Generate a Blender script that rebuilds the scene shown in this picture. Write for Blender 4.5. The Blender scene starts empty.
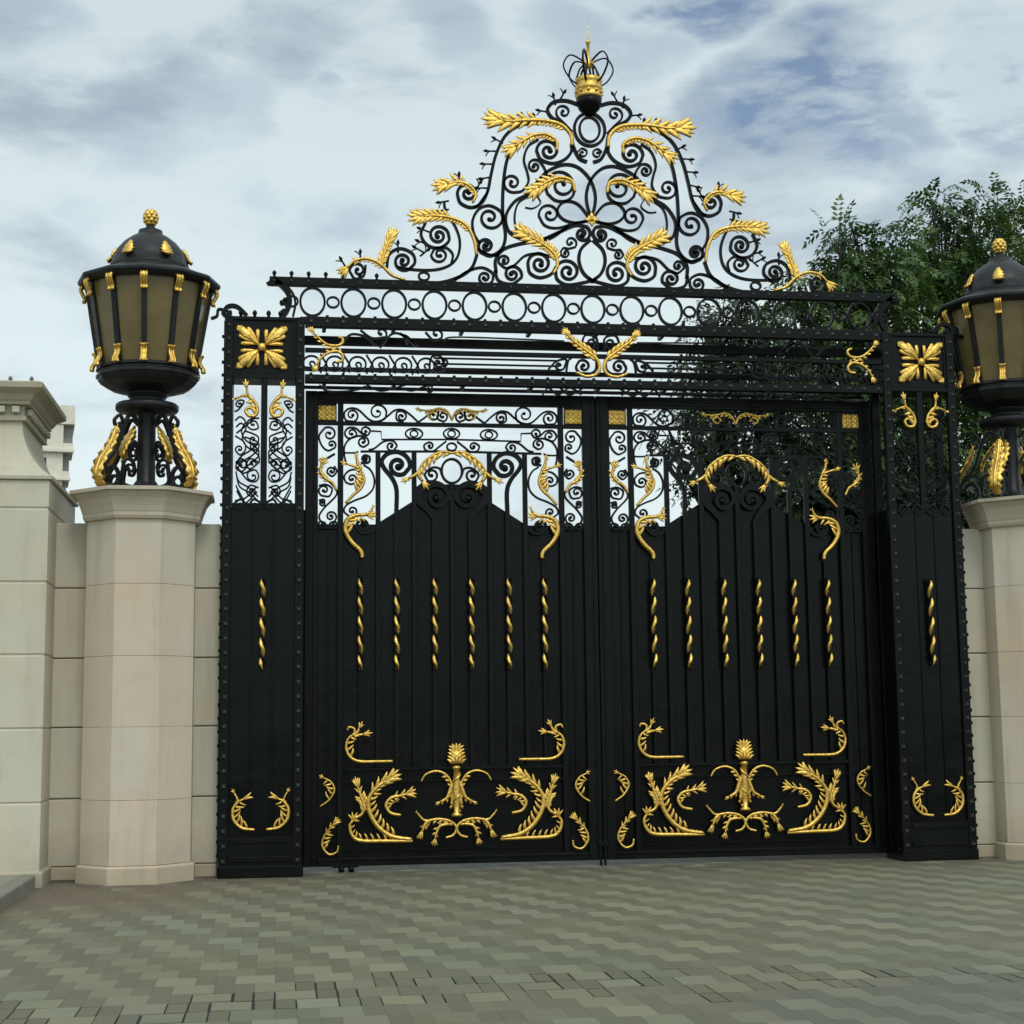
import bpy, bmesh, math, random
from mathutils import Vector, Matrix
random.seed(7)
PI=math.pi
scene=bpy.context.scene
COL=scene.collection

# ------------------------------------------------------------------ camera model (used to turn traced outlines into metres)
F=1588.4; PITCH=0.129999; YAW=0.147154; ROLL=0.01156; EYE=Vector((0,0,1.5))
fw=Vector((math.sin(YAW)*math.cos(PITCH),math.cos(YAW)*math.cos(PITCH),math.sin(PITCH)))
rt=fw.cross(Vector((0,0,1))).normalized(); up0=rt.cross(fw)
cr,sr=math.cos(ROLL),math.sin(ROLL)
RT=rt*cr-up0*sr; UP=rt*sr+up0*cr
def ray(px,py): return fw+RT*((px-512)/F)+UP*((512-py)/F)
def at(px,py,Y):
    d=ray(px,py); return EYE+d*(Y/d.y)
def X(px,py,Y): return at(px,py,Y).x
def Z(px,py,Y): return at(px,py,Y).z
XC=3.342                    # axis of symmetry of the gate
YP=16.0                     # front of iron piers
YL=16.42                    # plane of the leaves and of the crest

# ------------------------------------------------------------------ mesh builder
class MB:
    def __init__(s): s.v=[];s.f=[];s.sm=[];s.mi={}
    def add(s,vs,fs,smooth=False):
        o=len(s.v); s.v+=[tuple(v) for v in vs]
        for f in fs: s.f.append([i+o for i in f]); s.sm.append(smooth)
    def box(s,x0,x1,y0,y1,z0,z1,b=0.0):
        if x0>x1:x0,x1=x1,x0
        if y0>y1:y0,y1=y1,y0
        if z0>z1:z0,z1=z1,z0
        if b<=0:
            vs=[(x,y,z) for z in(z0,z1) for y in(y0,y1) for x in(x0,x1)]
            s.add(vs,[(0,2,3,1),(4,5,7,6),(0,1,5,4),(2,6,7,3),(0,4,6,2),(1,3,7,5)])
        else:      # chamfered box
            b=min(b,(x1-x0)*.45,(y1-y0)*.45,(z1-z0)*.45)
            lo=(x0,y0,z0);hi=(x1,y1,z1);idx={};vs=[]
            for sx in(0,1):
                for sy in(0,1):
                    for sz in(0,1):
                        c=[hi[k] if (sx,sy,sz)[k] else lo[k] for k in range(3)]
                        d=[-b if (sx,sy,sz)[k] else b for k in range(3)]
                        for k in range(3):
                            p=list(c)
                            for m in range(3):
                                if m!=k: p[m]+=d[m]
                            idx[(sx,sy,sz,k)]=len(vs); vs.append(tuple(p))
            fs=[]
            for k in range(3):
                a,c=[m for m in range(3) if m!=k]
                for e in(0,1):
                    q=[]
                    for (i,j) in((0,0),(1,0),(1,1),(0,1)):
                        t=[0,0,0];t[k]=e;t[a]=i;t[c]=j; q.append(idx[(t[0],t[1],t[2],k)])
                    fl=(e==1)!=(k==1)
                    fs.append(q if fl else q[::-1])
            for k in range(3):     # edges along k
                a,c=[m for m in range(3) if m!=k]
                for i in(0,1):
                    for j in(0,1):
                        t0=[0,0,0];t0[a]=i;t0[c]=j;t1=list(t0);t1[k]=1
                        q=[idx[(*t0,a)],idx[(*t1,a)],idx[(*t1,c)],idx[(*t0,c)]]
                        fs.append(q)
            for sx in(0,1):
                for sy in(0,1):
                    for sz in(0,1): fs.append([idx[(sx,sy,sz,k)] for k in range(3)])
            s.add(vs,fs)
    def sweep(s,P,ra,rb,fr,n=6,rect=False,closed=False,smooth=True,off=None):
        """P: planar (u,v) points; ra in-plane half width(s); rb half width(s) across the plane; fr=(O,U,V,W)"""
        O,U,V,W=fr; m=len(P)
        if m<2: return
        ra=ra if isinstance(ra,(list,tuple)) else [ra]*m
        rb=rb if isinstance(rb,(list,tuple)) else [rb]*m
        if rect: sec=[(1,1),(-1,1),(-1,-1),(1,-1)];n=4;smooth=False
        else: sec=[(math.cos(2*PI*k/n),math.sin(2*PI*k/n)) for k in range(n)]
        vs=[]
        for i in range(m):
            a=P[i-1] if (i>0 or closed) else P[i]; b=P[(i+1)%m] if (i<m-1 or closed) else P[i]
            tx,ty=b[0]-a[0],b[1]-a[1]; l=math.hypot(tx,ty) or 1e-9; tx/=l;ty/=l
            nx,ny=-ty,tx; o=off[i] if off else 0
            for (c,d) in sec:
                vs.append(O+U*(P[i][0]+nx*ra[i]*c)+V*(P[i][1]+ny*ra[i]*c)+W*(rb[i]*d+o))
        fs=[]
        for i in range(m if closed else m-1):
            j=(i+1)%m
            for k in range(n):
                l=(k+1)%n; fs.append((i*n+k,i*n+l,j*n+l,j*n+k))
        if not closed: fs+= [tuple(range(n))[::-1],tuple(range((m-1)*n,m*n))]
        s.add(vs,fs,smooth)
    def lathe(s,c,prof,n=16,ph=0.0,smooth=True,cap=True):
        vs=[];m=len(prof)
        for (r,z) in prof:
            for k in range(n):
                a=ph+2*PI*k/n; vs.append((c[0]+r*math.cos(a),c[1]+r*math.sin(a),z))
        fs=[]
        for i in range(m-1):
            for k in range(n):
                l=(k+1)%n; fs.append((i*n+k,i*n+l,(i+1)*n+l,(i+1)*n+k))
        if cap: fs+=[tuple(range(n))[::-1],tuple(range((m-1)*n,m*n))]
        s.add(vs,fs,smooth)
    def ball(s,c,r,n=8,m=5,sc=(1,1,1)):
        vs=[(c[0],c[1],c[2]-r*sc[2])]
        for i in range(1,m):
            t=-PI/2+PI*i/m
            for k in range(n):
                a=2*PI*k/n; vs.append((c[0]+r*sc[0]*math.cos(t)*math.cos(a),c[1]+r*sc[1]*math.cos(t)*math.sin(a),c[2]+r*sc[2]*math.sin(t)))
        vs.append((c[0],c[1],c[2]+r*sc[2]));fs=[]
        for k in range(n): fs.append((0,1+(k+1)%n,1+k))
        for i in range(m-2):
            for k in range(n):
                a=1+i*n+k;b=1+i*n+(k+1)%n; fs.append((a,b,b+n,a+n))
        t=len(vs)-1
        for k in range(n): fs.append((t,t-n+k,t-n+(k+1)%n))
        s.add(vs,fs,True)
    def prism(s,poly,y0,y1):
        n=len(poly); vs=[(x,y0,z) for x,z in poly]+[(x,y1,z) for x,z in poly]
        fs=[tuple(range(n)),tuple(range(n,2*n))[::-1]]
        for i in range(n):
            j=(i+1)%n; fs.append((j,i,n+i,n+j))
        s.add(vs,fs)
    def rings(s,rs,cap=True,smooth=False):
        n=len(rs[0]);vs=[p for r in rs for p in r];fs=[]
        for i in range(len(rs)-1):
            for k in range(n):
                l=(k+1)%n; fs.append((i*n+k,i*n+l,(i+1)*n+l,(i+1)*n+k))
        if cap: fs+=[tuple(range(n))[::-1],tuple(range((len(rs)-1)*n,len(rs)*n))]
        s.add(vs,fs,smooth)
    def stud(s,x,y,z,w,h):
        s.add([(x-w,y,z-w),(x+w,y,z-w),(x+w,y,z+w),(x-w,y,z+w),(x-w*.35,y-h,z-w*.35),(x+w*.35,y-h,z-w*.35),(x+w*.35,y-h,z+w*.35),(x-w*.35,y-h,z+w*.35)],
              [(0,1,5,4),(1,2,6,5),(2,3,7,6),(3,0,4,7),(4,5,6,7)])
        for k in range(1,6): s.mi[len(s.f)-k]=1
    def mirror(s,xc):
        s.v=[(2*xc-x,y,z) for x,y,z in s.v]; s.f=[f[::-1] for f in s.f]; return s
    def build(s,name,mat,parent=None,label=None,mir=None):
        if not s.v: return None
        if mir is not None: s.mirror(mir)
        xs=[v[0] for v in s.v];ys=[v[1] for v in s.v];zs=[v[2] for v in s.v]
        o=Vector(((min(xs)+max(xs))/2,(min(ys)+max(ys))/2,min(zs)))
        me=bpy.data.meshes.new(name); me.from_pydata([(v[0]-o.x,v[1]-o.y,v[2]-o.z) for v in s.v],[],s.f)
        me.polygons.foreach_set('use_smooth',s.sm); me.update()
        bm=bmesh.new();bm.from_mesh(me);bmesh.ops.recalc_face_normals(bm,faces=bm.faces);bm.to_mesh(me);bm.free()
        me.materials.append(mat)
        if s.mi:
            me.materials.append(M_STUD)
            for k in s.mi: me.polygons[k].material_index=1
        ob=bpy.data.objects.new(name,me); COL.objects.link(ob)
        if parent is not None:
            ob.parent=parent
            w=Vector((0,0,0));p=parent
            while p is not None: w+=p.location; p=p.parent
            ob.location=o-w
        else: ob.location=o
        if label: ob['label']=label
        return ob
def tag(o,label,cat,group=None):
    o['label']=label;o['category']=cat
    if group:o['group']=group
    return o
def thing(name,label,cat,loc,group=None):
    o=bpy.data.objects.new(name,None);COL.objects.link(o);o.location=loc;o.empty_display_size=.2
    return tag(o,label,cat,group)
def struct(o): o['kind']='structure'; return o

# ------------------------------------------------------------------ materials
def mat(name,base,rough=.5,metal=0.,var=None,vscale=6.,bump=0.,bscale=60.,spec=.5,coat=0.,rvar=0.):
    m=bpy.data.materials.new(name);m.use_nodes=True;nt=m.node_tree;b=nt.nodes['Principled BSDF']
    b.inputs['Roughness'].default_value=rough;b.inputs['Metallic'].default_value=metal
    b.inputs['Specular IOR Level'].default_value=spec;b.inputs['Coat Weight'].default_value=coat
    b.inputs['Base Color'].default_value=(*base,1)
    g=nt.nodes.new('ShaderNodeNewGeometry')
    if var:
        n=nt.nodes.new('ShaderNodeTexNoise');n.inputs['Scale'].default_value=vscale;n.inputs['Detail'].default_value=6;n.inputs['Roughness'].default_value=.65
        nt.links.new(g.outputs['Position'],n.inputs['Vector'])
        r=nt.nodes.new('ShaderNodeValToRGB');r.color_ramp.elements[0].position=.3;r.color_ramp.elements[1].position=.7
        r.color_ramp.elements[0].color=(*base,1);r.color_ramp.elements[1].color=(*var,1)
        nt.links.new(n.outputs['Fac'],r.inputs['Fac']);nt.links.new(r.outputs['Color'],b.inputs['Base Color'])
        if rvar:
            mr=nt.nodes.new('ShaderNodeMapRange');mr.inputs['From Min'].default_value=.3;mr.inputs['From Max'].default_value=.7
            mr.inputs['To Min'].default_value=rough-rvar;mr.inputs['To Max'].default_value=rough+rvar
            nt.links.new(n.outputs['Fac'],mr.inputs['Value']);nt.links.new(mr.outputs['Result'],b.inputs['Roughness'])
    if bump:
        n2=nt.nodes.new('ShaderNodeTexNoise');n2.inputs['Scale'].default_value=bscale;n2.inputs['Detail'].default_value=5
        nt.links.new(g.outputs['Position'],n2.inputs['Vector'])
        bp=nt.nodes.new('ShaderNodeBump');bp.inputs['Strength'].default_value=bump;bp.inputs['Distance'].default_value=.02
        nt.links.new(n2.outputs['Fac'],bp.inputs['Height']);nt.links.new(bp.outputs['Normal'],b.inputs['Normal'])
    return m
M_IRON=mat('black_iron',(.0026,.0036,.0027),.27,0,(.0055,.0065,.0052),2.2,.10,40,.12,0,.07)
M_SHEET=mat('black_sheet_steel',(.0022,.0032,.0024),.24,0,(.0048,.0058,.0046),1.4,.32,2.6,.12,0,.08)
M_GOLD=mat('gilding',(.86,.56,.135),.33,.93,(.56,.34,.07),16,.35,80,.5,0,.1)
M_STUD=mat('sky_glint_studs',(.045,.047,.043),.30,.55,(.09,.09,.08),30,.1,60,.4,0,.05)  # paler metal colour stands in for sky glints on the studs
M_LAMP=mat('lantern_black',(.0075,.0085,.0085),.42,0,(.012,.013,.013),9,.1,60,.28,0,.05)
M_GLASS=mat('olive_glass',(.115,.086,.032),.22,0,(.165,.128,.052),3.5,.05,9,.38,0,.06)
M_CREAM=mat('cream_render',(.62,.56,.44),.8,0,(.7,.66,.54),1,.1,30)
M_BSHADE=mat('recess_shade_grey',(.20,.195,.17),.8,0,(.25,.24,.21),1)  # shade of the balcony recesses put into the base colour
M_WIN=mat('window_dark',(.03,.035,.04),.15)
M_BARK=mat('bark',(.035,.028,.02),.9,0,(.06,.05,.04),8,.6,20)
def stone(name,c0,c1,c2):
    m=bpy.data.materials.new(name);m.use_nodes=True;nt=m.node_tree;b=nt.nodes['Principled BSDF'];b.inputs['Roughness'].default_value=.78;b.inputs['Specular IOR Level'].default_value=.3
    L=nt.links.new;g=nt.nodes.new('ShaderNodeNewGeometry')
    def noise(sc,d=5,vec=None):
        n=nt.nodes.new('ShaderNodeTexNoise');n.inputs['Scale'].default_value=sc;n.inputs['Detail'].default_value=d;n.inputs['Roughness'].default_value=.6
        L(vec or g.outputs['Position'],n.inputs['Vector']);return n
    def mix(f,a,bb,mode='MIX'):
        x=nt.nodes.new('ShaderNodeMix');x.data_type='RGBA';x.blend_type=mode
        if isinstance(f,float): x.inputs[0].default_value=f
        else: L(f,x.inputs[0])
        for i,q in((6,a),(7,bb)):
            if isinstance(q,tuple): x.inputs[i].default_value=(*q,1)
            else: L(q,x.inputs[i])
        return x.outputs[2]
    def ramp(f,a,bb):
        r=nt.nodes.new('ShaderNodeMapRange');r.inputs['From Min'].default_value=a;r.inputs['From Max'].default_value=bb;r.interpolation_type='SMOOTHSTEP';L(f,r.inputs['Value']);return r.outputs['Result']
    # stone-by-stone tint
    at_=nt.nodes.new('ShaderNodeAttribute');at_.attribute_name='tint'
    big=noise(.9,3)
    c=mix(ramp(big.outputs['Fac'],.35,.65),c0,c1)
    # vertical run-off streaks
    mp=nt.nodes.new('ShaderNodeMapping');mp.inputs['Scale'].default_value=(7,7,.45);L(g.outputs['Position'],mp.inputs['Vector'])
    st=noise(1.,4,mp.outputs['Vector'])
    sf=nt.nodes.new('ShaderNodeMath');sf.operation='MULTIPLY';sf.inputs[1].default_value=.55;L(ramp(st.outputs['Fac'],.5,.8),sf.inputs[0])
    c=mix(sf.outputs[0],c,c2)
    mot=noise(1.6,6);c=mix(ramp(mot.outputs['Fac'],.5,.72),c,mix(1.0,c,(1.07,.985,.93),'MULTIPLY'))
    mo2=noise(4.5,7);mf=nt.nodes.new('ShaderNodeMath');mf.operation='MULTIPLY';mf.inputs[1].default_value=.22;L(ramp(mo2.outputs['Fac'],.48,.75),mf.inputs[0]);c=mix(mf.outputs[0],c,c2)
    fine=noise(220,3)
    ff=nt.nodes.new('ShaderNodeMath');ff.operation='MULTIPLY';ff.inputs[1].default_value=.35;L(ramp(fine.outputs['Fac'],.45,.8),ff.inputs[0])
    c=mix(ff.outputs[0],c,tuple(v*.68 for v in c0))
    # splash dirt close to the ground
    sp=nt.nodes.new('ShaderNodeSeparateXYZ');L(g.outputs['Position'],sp.inputs[0])
    dz=nt.nodes.new('ShaderNodeMath');dz.operation='MULTIPLY_ADD';dz.inputs[1].default_value=.9;L(noise(2.2,5).outputs['Fac'],dz.inputs[0]);L(sp.outputs['Z'],dz.inputs[2])
    dm=nt.nodes.new('ShaderNodeMapRange');dm.inputs['From Min'].default_value=.95;dm.inputs['From Max'].default_value=.4;dm.inputs['To Max'].default_value=.45;L(dz.outputs[0],dm.inputs['Value'])
    c=mix(dm.outputs['Result'],c,tuple(v*.72 for v in c2))
    c=mix(1.0,c,at_.outputs['Color'],'MULTIPLY')
    L(c,b.inputs['Base Color'])
    bp=nt.nodes.new('ShaderNodeBump');bp.inputs['Strength'].default_value=.18;bp.inputs['Distance'].default_value=.01;L(noise(90,6).outputs['Fac'],bp.inputs['Height']);L(bp.outputs['Normal'],b.inputs['Normal'])
    return m
M_STONE=stone('pale_stone',(.535,.455,.34),(.565,.485,.375),(.37,.31,.225))
M_STONE2=stone('grey_green_stone',(.51,.465,.355),(.545,.505,.39),(.36,.325,.25))
M_JOINT=mat('mortar_joint',(.10,.09,.07),.95)
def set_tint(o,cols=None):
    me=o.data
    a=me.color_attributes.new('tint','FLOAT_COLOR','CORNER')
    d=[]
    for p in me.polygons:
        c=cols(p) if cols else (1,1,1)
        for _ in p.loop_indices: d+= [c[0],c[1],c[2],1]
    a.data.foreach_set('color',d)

# ------------------------------------------------------------------ planar curve helpers
GF=lambda Y:(Vector((0,Y,0)),Vector((1,0,0)),Vector((0,0,1)),Vector((0,-1,0)))
def cat(P,k=8,closed=False):
    n=len(P)
    if n<3: return [tuple(p) for p in P]
    out=[]
    rng=range(n) if closed else range(n-1)
    for i in rng:
        p1=P[i];p2=P[(i+1)%n]
        p0=P[i-1] if (i>0 or closed) else (2*p1[0]-p2[0],2*p1[1]-p2[1])
        p3=P[(i+2)%n] if (i+2<n or closed) else (2*p2[0]-p1[0],2*p2[1]-p1[1])
        for j in range(k):
            t=j/k;t2=t*t;t3=t2*t
            out.append(tuple(.5*((2*p1[a])+(-p0[a]+p2[a])*t+(2*p0[a]-5*p1[a]+4*p2[a]-p3[a])*t2+(-p0[a]+3*p1[a]-3*p2[a]+p3[a])*t3) for a in(0,1)))
    if not closed: out.append(tuple(P[-1]))
    return out
def spiral(p,t,c,turns,rend=.16):
    dx,dy=p[0]-c[0],p[1]-c[1];r0=math.hypot(dx,dy);a0=math.atan2(dy,dx)
    sg=1 if (dx*t[1]-dy*t[0])>0 else -1
    n=max(8,int(22*turns));out=[]
    for i in range(1,n+1):
        f=i/n;r=r0*((1-f)**1.0*(1-rend)+rend);a=a0+sg*2*PI*turns*f
        out.append((c[0]+r*math.cos(a),c[1]+r*math.sin(a)))
    return out
def path(P,s0=None,s1=None,k=8):
    """curve through P, running into a spiral (centre, turns) at either end"""
    Q=cat(P,k)
    if s1: Q=Q+spiral(Q[-1],(Q[-1][0]-Q[-2][0],Q[-1][1]-Q[-2][1]),s1[0],s1[1])
    if s0: Q=spiral(Q[0],(Q[0][0]-Q[1][0],Q[0][1]-Q[1][1]),s0[0],s0[1])[::-1]+Q
    return Q
class Tr:
    """tracing frame: turns traced outline points into metres on the plane at depth Y"""
    def __init__(s,ox,oy,sc,Y): s.ox,s.oy,s.sc,s.Y=ox,oy,sc,Y
    def p(s,q):
        w=at(s.ox+q[0]/s.sc,s.oy+q[1]/s.sc,s.Y); return (w.x,w.z)
    def ps(s,P): return [s.p(q) for q in P]
    @property
    def m(s): return s.Y/F/s.sc
def scroll(mb,tr,P,s0=None,s1=None,w=.012,d=.018,bud=True,Y=None,k=8):
    Q=path(tr.ps(P),(tr.p(s0[:2]),s0[2]) if s0 else None,(tr.p(s1[:2]),s1[2]) if s1 else None,k)
    m=len(Q)
    ra=[w*(1-.35*max(0,(abs(i-(m-1)/2)/((m-1)/2)-.6)/.4)) for i in range(m)] if (s0 and s1) else [w*(.65 if False else 1) for i in range(m)]
    Yv=Y if Y else tr.Y
    mb.sweep(Q,ra,d,GF(Yv),rect=True)
    if bud:
        for s,e in((s0,Q[0]),(s1,Q[-1])):
            if s: mb.ball((e[0],Yv,e[1]),w*1.9,8,5)
def ring(mb,c,rx,rz,w,d,Y,n=28):
    mb.sweep([(c[0]+rx*math.cos(2*PI*i/n),c[1]+rz*math.sin(2*PI*i/n)) for i in range(n)],w,d,GF(Y),rect=True,closed=True)

def leaflet(mb,p,ang,L,w,fr,curve=.5,th=.35,lift=.25,n=6):
    m=7;P=[];ra=[];rb=[];off=[]
    a=ang-curve*.5;x,y=p
    for i in range(m):
        t=i/(m-1);P.append((x,y));x+=L/(m-1)*math.cos(a);y+=L/(m-1)*math.sin(a);a+=curve/(m-1)*1.6
        r=w*(math.sin(PI*min(1,(.16+.84*t)))**.7)*(1.05-.35*t)+.0006
        ra.append(r);rb.append(max(r*th,.002));off.append(lift*L*math.sin(PI*t*.8)*.35)
    mb.sweep(P,ra,rb,fr,n=n,off=off)
def acanthus(mb,Q,Y,stem=.012,L=.10,n=8,sides=(1,),w=.28,tip=.13,t0=.12,t1=.95,ang=.95,tipn=5,thick=1.0,fr=None,tipspread=1.0,curv=.35,tb=None,blade=0,grow=.5):
    """gilt acanthus spray: tapering stem along Q, comb of leaflets, then a flaring lobed blade"""
    fr=fr or GF(Y);m=len(Q)
    mb.sweep(Q,[stem*(.55+.40*math.sin(PI*min(1,.2+.75*i/(m-1)))) for i in range(m)],[stem*1.05*thick]*m,fr,n=8)
    S=[0]
    for i in range(1,m): S.append(S[-1]+math.dist(Q[i],Q[i-1]))
    def pt(t):
        d=t*S[-1]
        for i in range(1,m):
            if S[i]>=d:
                f=(d-S[i-1])/max(1e-9,S[i]-S[i-1]);a=Q[i-1];b=Q[i]
                return (a[0]+(b[0]-a[0])*f,a[1]+(b[1]-a[1])*f),math.atan2(b[1]-a[1],b[0]-a[0])
        return Q[-1],math.atan2(Q[-1][1]-Q[-2][1],Q[-1][0]-Q[-2][0])
    if tb is None: tb=t1
    for sd in sides:
        for i in range(n):
            t=t0+(tb-t0)*(i+.5*(sd<0)*(len(sides)>1))/max(1,n-1)
            if t>1: continue
            p,a=pt(t); l=L*((1-grow)+grow*math.sin(PI*(.2+.7*t)))*random.uniform(.9,1.1)
            leaflet(mb,p,a+sd*ang,l,l*w,fr,curve=-sd*curv)
    for i in range(blade):
        f=i/max(1,blade-1);t=tb+(1-tb)*f*.92;p,a=pt(t)
        for sd in(-1,1):
            l=tip*(.55+.40*f)*random.uniform(.92,1.08)
            leaflet(mb,p,a+sd*(.62-.22*f)*tipspread,l,l*.17,fr,curve=sd*.25,lift=.18)
    if tip:
        p,a=pt(1.0)
        for k in range(tipn):
            u=(k/(tipn-1)-.5) if tipn>1 else 0
            l=tip*(1-.4*abs(u))
            leaflet(mb,p,a+u*tipspread,l,l*.17,fr,curve=u*.5,lift=.15)

# ------------------------------------------------------------------ camera
cd=bpy.data.cameras.new('camera');cam=bpy.data.objects.new('camera',cd);COL.objects.link(cam);scene.camera=cam
cam.matrix_world=Matrix(((RT.x,UP.x,-fw.x,EYE.x),(RT.y,UP.y,-fw.y,EYE.y),(RT.z,UP.z,-fw.z,EYE.z),(0,0,0,1)))
cd.sensor_fit='HORIZONTAL';cd.sensor_width=36;cd.lens=F/1024*36;cd.clip_start=.1;cd.clip_end=3000

# ------------------------------------------------------------------ daylight: bright broken overcast
SUN_EL,SUN_AZ=math.radians(52),math.radians(168)       # azimuth measured from +Y towards +X
w=bpy.data.worlds.new('World');scene.world=w;w.use_nodes=True;nt=w.node_tree;bg=nt.nodes['Background'];Lk=nt.links.new
sky=nt.nodes.new('ShaderNodeTexSky');sky.sky_type='NISHITA';sky.sun_disc=False;sky.sun_elevation=SUN_EL;sky.sun_rotation=SUN_AZ
bg.inputs['Strength'].default_value=.1
tc=nt.nodes.new('ShaderNodeTexCoord')
def wn(scale,detail,rough,vec,dist=0.):
    n=nt.nodes.new('ShaderNodeTexNoise');n.inputs['Scale'].default_value=scale;n.inputs['Detail'].default_value=detail;n.inputs['Roughness'].default_value=rough;n.inputs['Distortion'].default_value=dist
    Lk(vec,n.inputs['Vector']);return n.outputs['Fac']
def wm(op,a,b=None,c=None):
    m=nt.nodes.new('ShaderNodeMath');m.operation=op
    for i,v in enumerate((a,b,c)):
        if v is None: continue
        if isinstance(v,(int,float)): m.inputs[i].default_value=v
        else: Lk(v,m.inputs[i])
    return m.outputs[0]
def wr(v,a,b,c=0.,d=1.):
    r=nt.nodes.new('ShaderNodeMapRange');r.interpolation_type='SMOOTHSTEP';Lk(v,r.inputs['Value'])
    for k,q in(('From Min',a),('From Max',b),('To Min',c),('To Max',d)): r.inputs[k].default_value=q
    return r.outputs['Result']
def wmix(f,a,b):
    x=nt.nodes.new('ShaderNodeMix');x.data_type='RGBA'
    if isinstance(f,float): x.inputs[0].default_value=f
    else: Lk(f,x.inputs[0])
    for i,q in((6,a),(7,b)):
        if isinstance(q,tuple): x.inputs[i].default_value=(*q,1)
        else: Lk(q,x.inputs[i])
    return x.outputs[2]
D=tc.outputs['Generated']
mp=nt.nodes.new('ShaderNodeMapping');mp.inputs['Scale'].default_value=(1,1,2.7);Lk(D,mp.inputs['Vector']);DM=mp.outputs['Vector']
n1=wn(5.2,8,.56,DM,.25);n2=wn(14,7,.58,DM,.2)
mp2=nt.nodes.new('ShaderNodeMapping');mp2.inputs['Location'].default_value=(3.1,1.7,.4);mp2.inputs['Scale'].default_value=(1,1,2.0);Lk(D,mp2.inputs['Vector'])
n3=wn(3.2,5,.5,mp2.outputs['Vector'],.3)
# cloud openings: where the deck is thin
nz=nt.nodes.new('ShaderNodeTexNoise');nz.inputs['Scale'].default_value=9;nz.inputs['Detail'].default_value=5;nz.inputs['Roughness'].default_value=.55;Lk(DM,nz.inputs['Vector'])
va=nt.nodes.new('ShaderNodeVectorMath');va.operation='MULTIPLY_ADD';Lk(nz.outputs['Color'],va.inputs[0]);va.inputs[1].default_value=(.13,.13,.07);va.inputs[2].default_value=(-.065,-.065,-.035)
vb=nt.nodes.new('ShaderNodeVectorMath');vb.operation='ADD';Lk(D,vb.inputs[0]);Lk(va.outputs[0],vb.inputs[1])
vc=nt.nodes.new('ShaderNodeVectorMath');vc.operation='NORMALIZE';Lk(vb.outputs[0],vc.inputs[0]);DW=vc.outputs[0]
def patch(px,py,rad):
    d=ray(px,py).normalized();v=nt.nodes.new('ShaderNodeVectorMath');v.operation='DOT_PRODUCT';Lk(DW,v.inputs[0]);v.inputs[1].default_value=d
    return wr(v.outputs['Value'],math.cos(math.radians(rad)),1.0)
hole=wr(n3,.60,.80)
for (px,py,rad,k) in [(790,100,3.4,.95),(760,140,2.2,.85),(740,95,2.4,.6),(840,110,3.2,.8),(890,125,2.8,.55),(190,97,1.6,.33),(230,100,1.6,.25),(150,135,2.2,.25),(330,97,1.0,.35),(690,-8,2.4,.9),(1020,85,2.8,.75),(600,50,3.0,.35),(280,50,2.2,.3),(450,30,2.2,.3),(10,-10,3,.4)]:
    hole=wm('MAXIMUM',hole,wm('MULTIPLY',patch(px,py,rad),k))
hole=wm('MULTIPLY',hole,wr(n2,.36,.58,.25,1.15)); hole=wm('MINIMUM',hole,1.)
sep=nt.nodes.new('ShaderNodeSeparateXYZ');Lk(D,sep.inputs[0])
el=wr(sep.outputs['Z'],.16,.46)          # higher up the undersides of the clouds are greyer
white=wmix(el,(7.6,8.75,8.95),(6.2,7.2,7.6))
grey=wmix(el,(5.0,6.0,6.75),(3.4,4.2,5.0))
cl=wmix(wr(wm('MULTIPLY_ADD',n2,.30,wm('MULTIPLY',n1,.80)),.37,.59),grey,white)
# brighter cloud round the hidden sun, behind the photographer
sd=Vector((math.sin(SUN_AZ)*math.cos(SUN_EL),math.cos(SUN_AZ)*math.cos(SUN_EL),math.sin(SUN_EL)))
v=nt.nodes.new('ShaderNodeVectorMath');v.operation='DOT_PRODUCT';Lk(D,v.inputs[0]);v.inputs[1].default_value=sd
glow=wr(v.outputs['Value'],.1,1.,1.,2.0)
vm=nt.nodes.new('ShaderNodeVectorMath');vm.operation='SCALE';Lk(cl,vm.inputs[0]);Lk(glow,vm.inputs['Scale'])
blue=nt.nodes.new('ShaderNodeVectorMath');blue.operation='SCALE';Lk(sky.outputs['Color'],blue.inputs[0]);blue.inputs['Scale'].default_value=1.15
fin=wmix(hole,vm.outputs[0],wmix(.42,blue.outputs[0],(2.6,3.6,4.9)));Lk(fin,bg.inputs['Color'])
sl=bpy.data.lights.new('sun','SUN');so=bpy.data.objects.new('sun',sl);COL.objects.link(so)
sl.energy=.95;sl.angle=math.radians(14);sl.color=(1,.95,.87);so.rotation_euler=sd.to_track_quat('Z','Y').to_euler();so.location=(0,-5,20)
scene.view_settings.view_transform='Standard';scene.view_settings.look='None';scene.view_settings.exposure=.02;scene.view_settings.gamma=1
scene.render.resolution_x=1024;scene.render.resolution_y=1024

# ------------------------------------------------------------------ ground and paving
M_GND=mat('bare_ground',(.08,.075,.06),.95,0,(.11,.10,.08),.3,.2,8)
b=MB();b.add([(-900,-900,-.03),(900,-900,-.03),(900,900,-.03),(-900,900,-.03)],[(0,1,2,3)]);struct(b.build('ground',M_GND))
M_BED=mat('dark_jointing_sand',(.035,.036,.03),.95)
b=MB();b.add([(-9,-2,-.012),(17,-2,-.012),(17,19,-.012),(-9,19,-.012)],[(0,1,2,3)]);struct(b.build('jointing_bed',M_BED))
m=bpy.data.materials.new('clay_pavers');m.use_nodes=True;nt=m.node_tree;pb=nt.nodes['Principled BSDF'];Lk=nt.links.new
pb.inputs['Roughness'].default_value=.75;pb.inputs['Specular IOR Level'].default_value=.35
g=nt.nodes.new('ShaderNodeNewGeometry');ta=nt.nodes.new('ShaderNodeAttribute');ta.attribute_name='tint'
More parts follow.
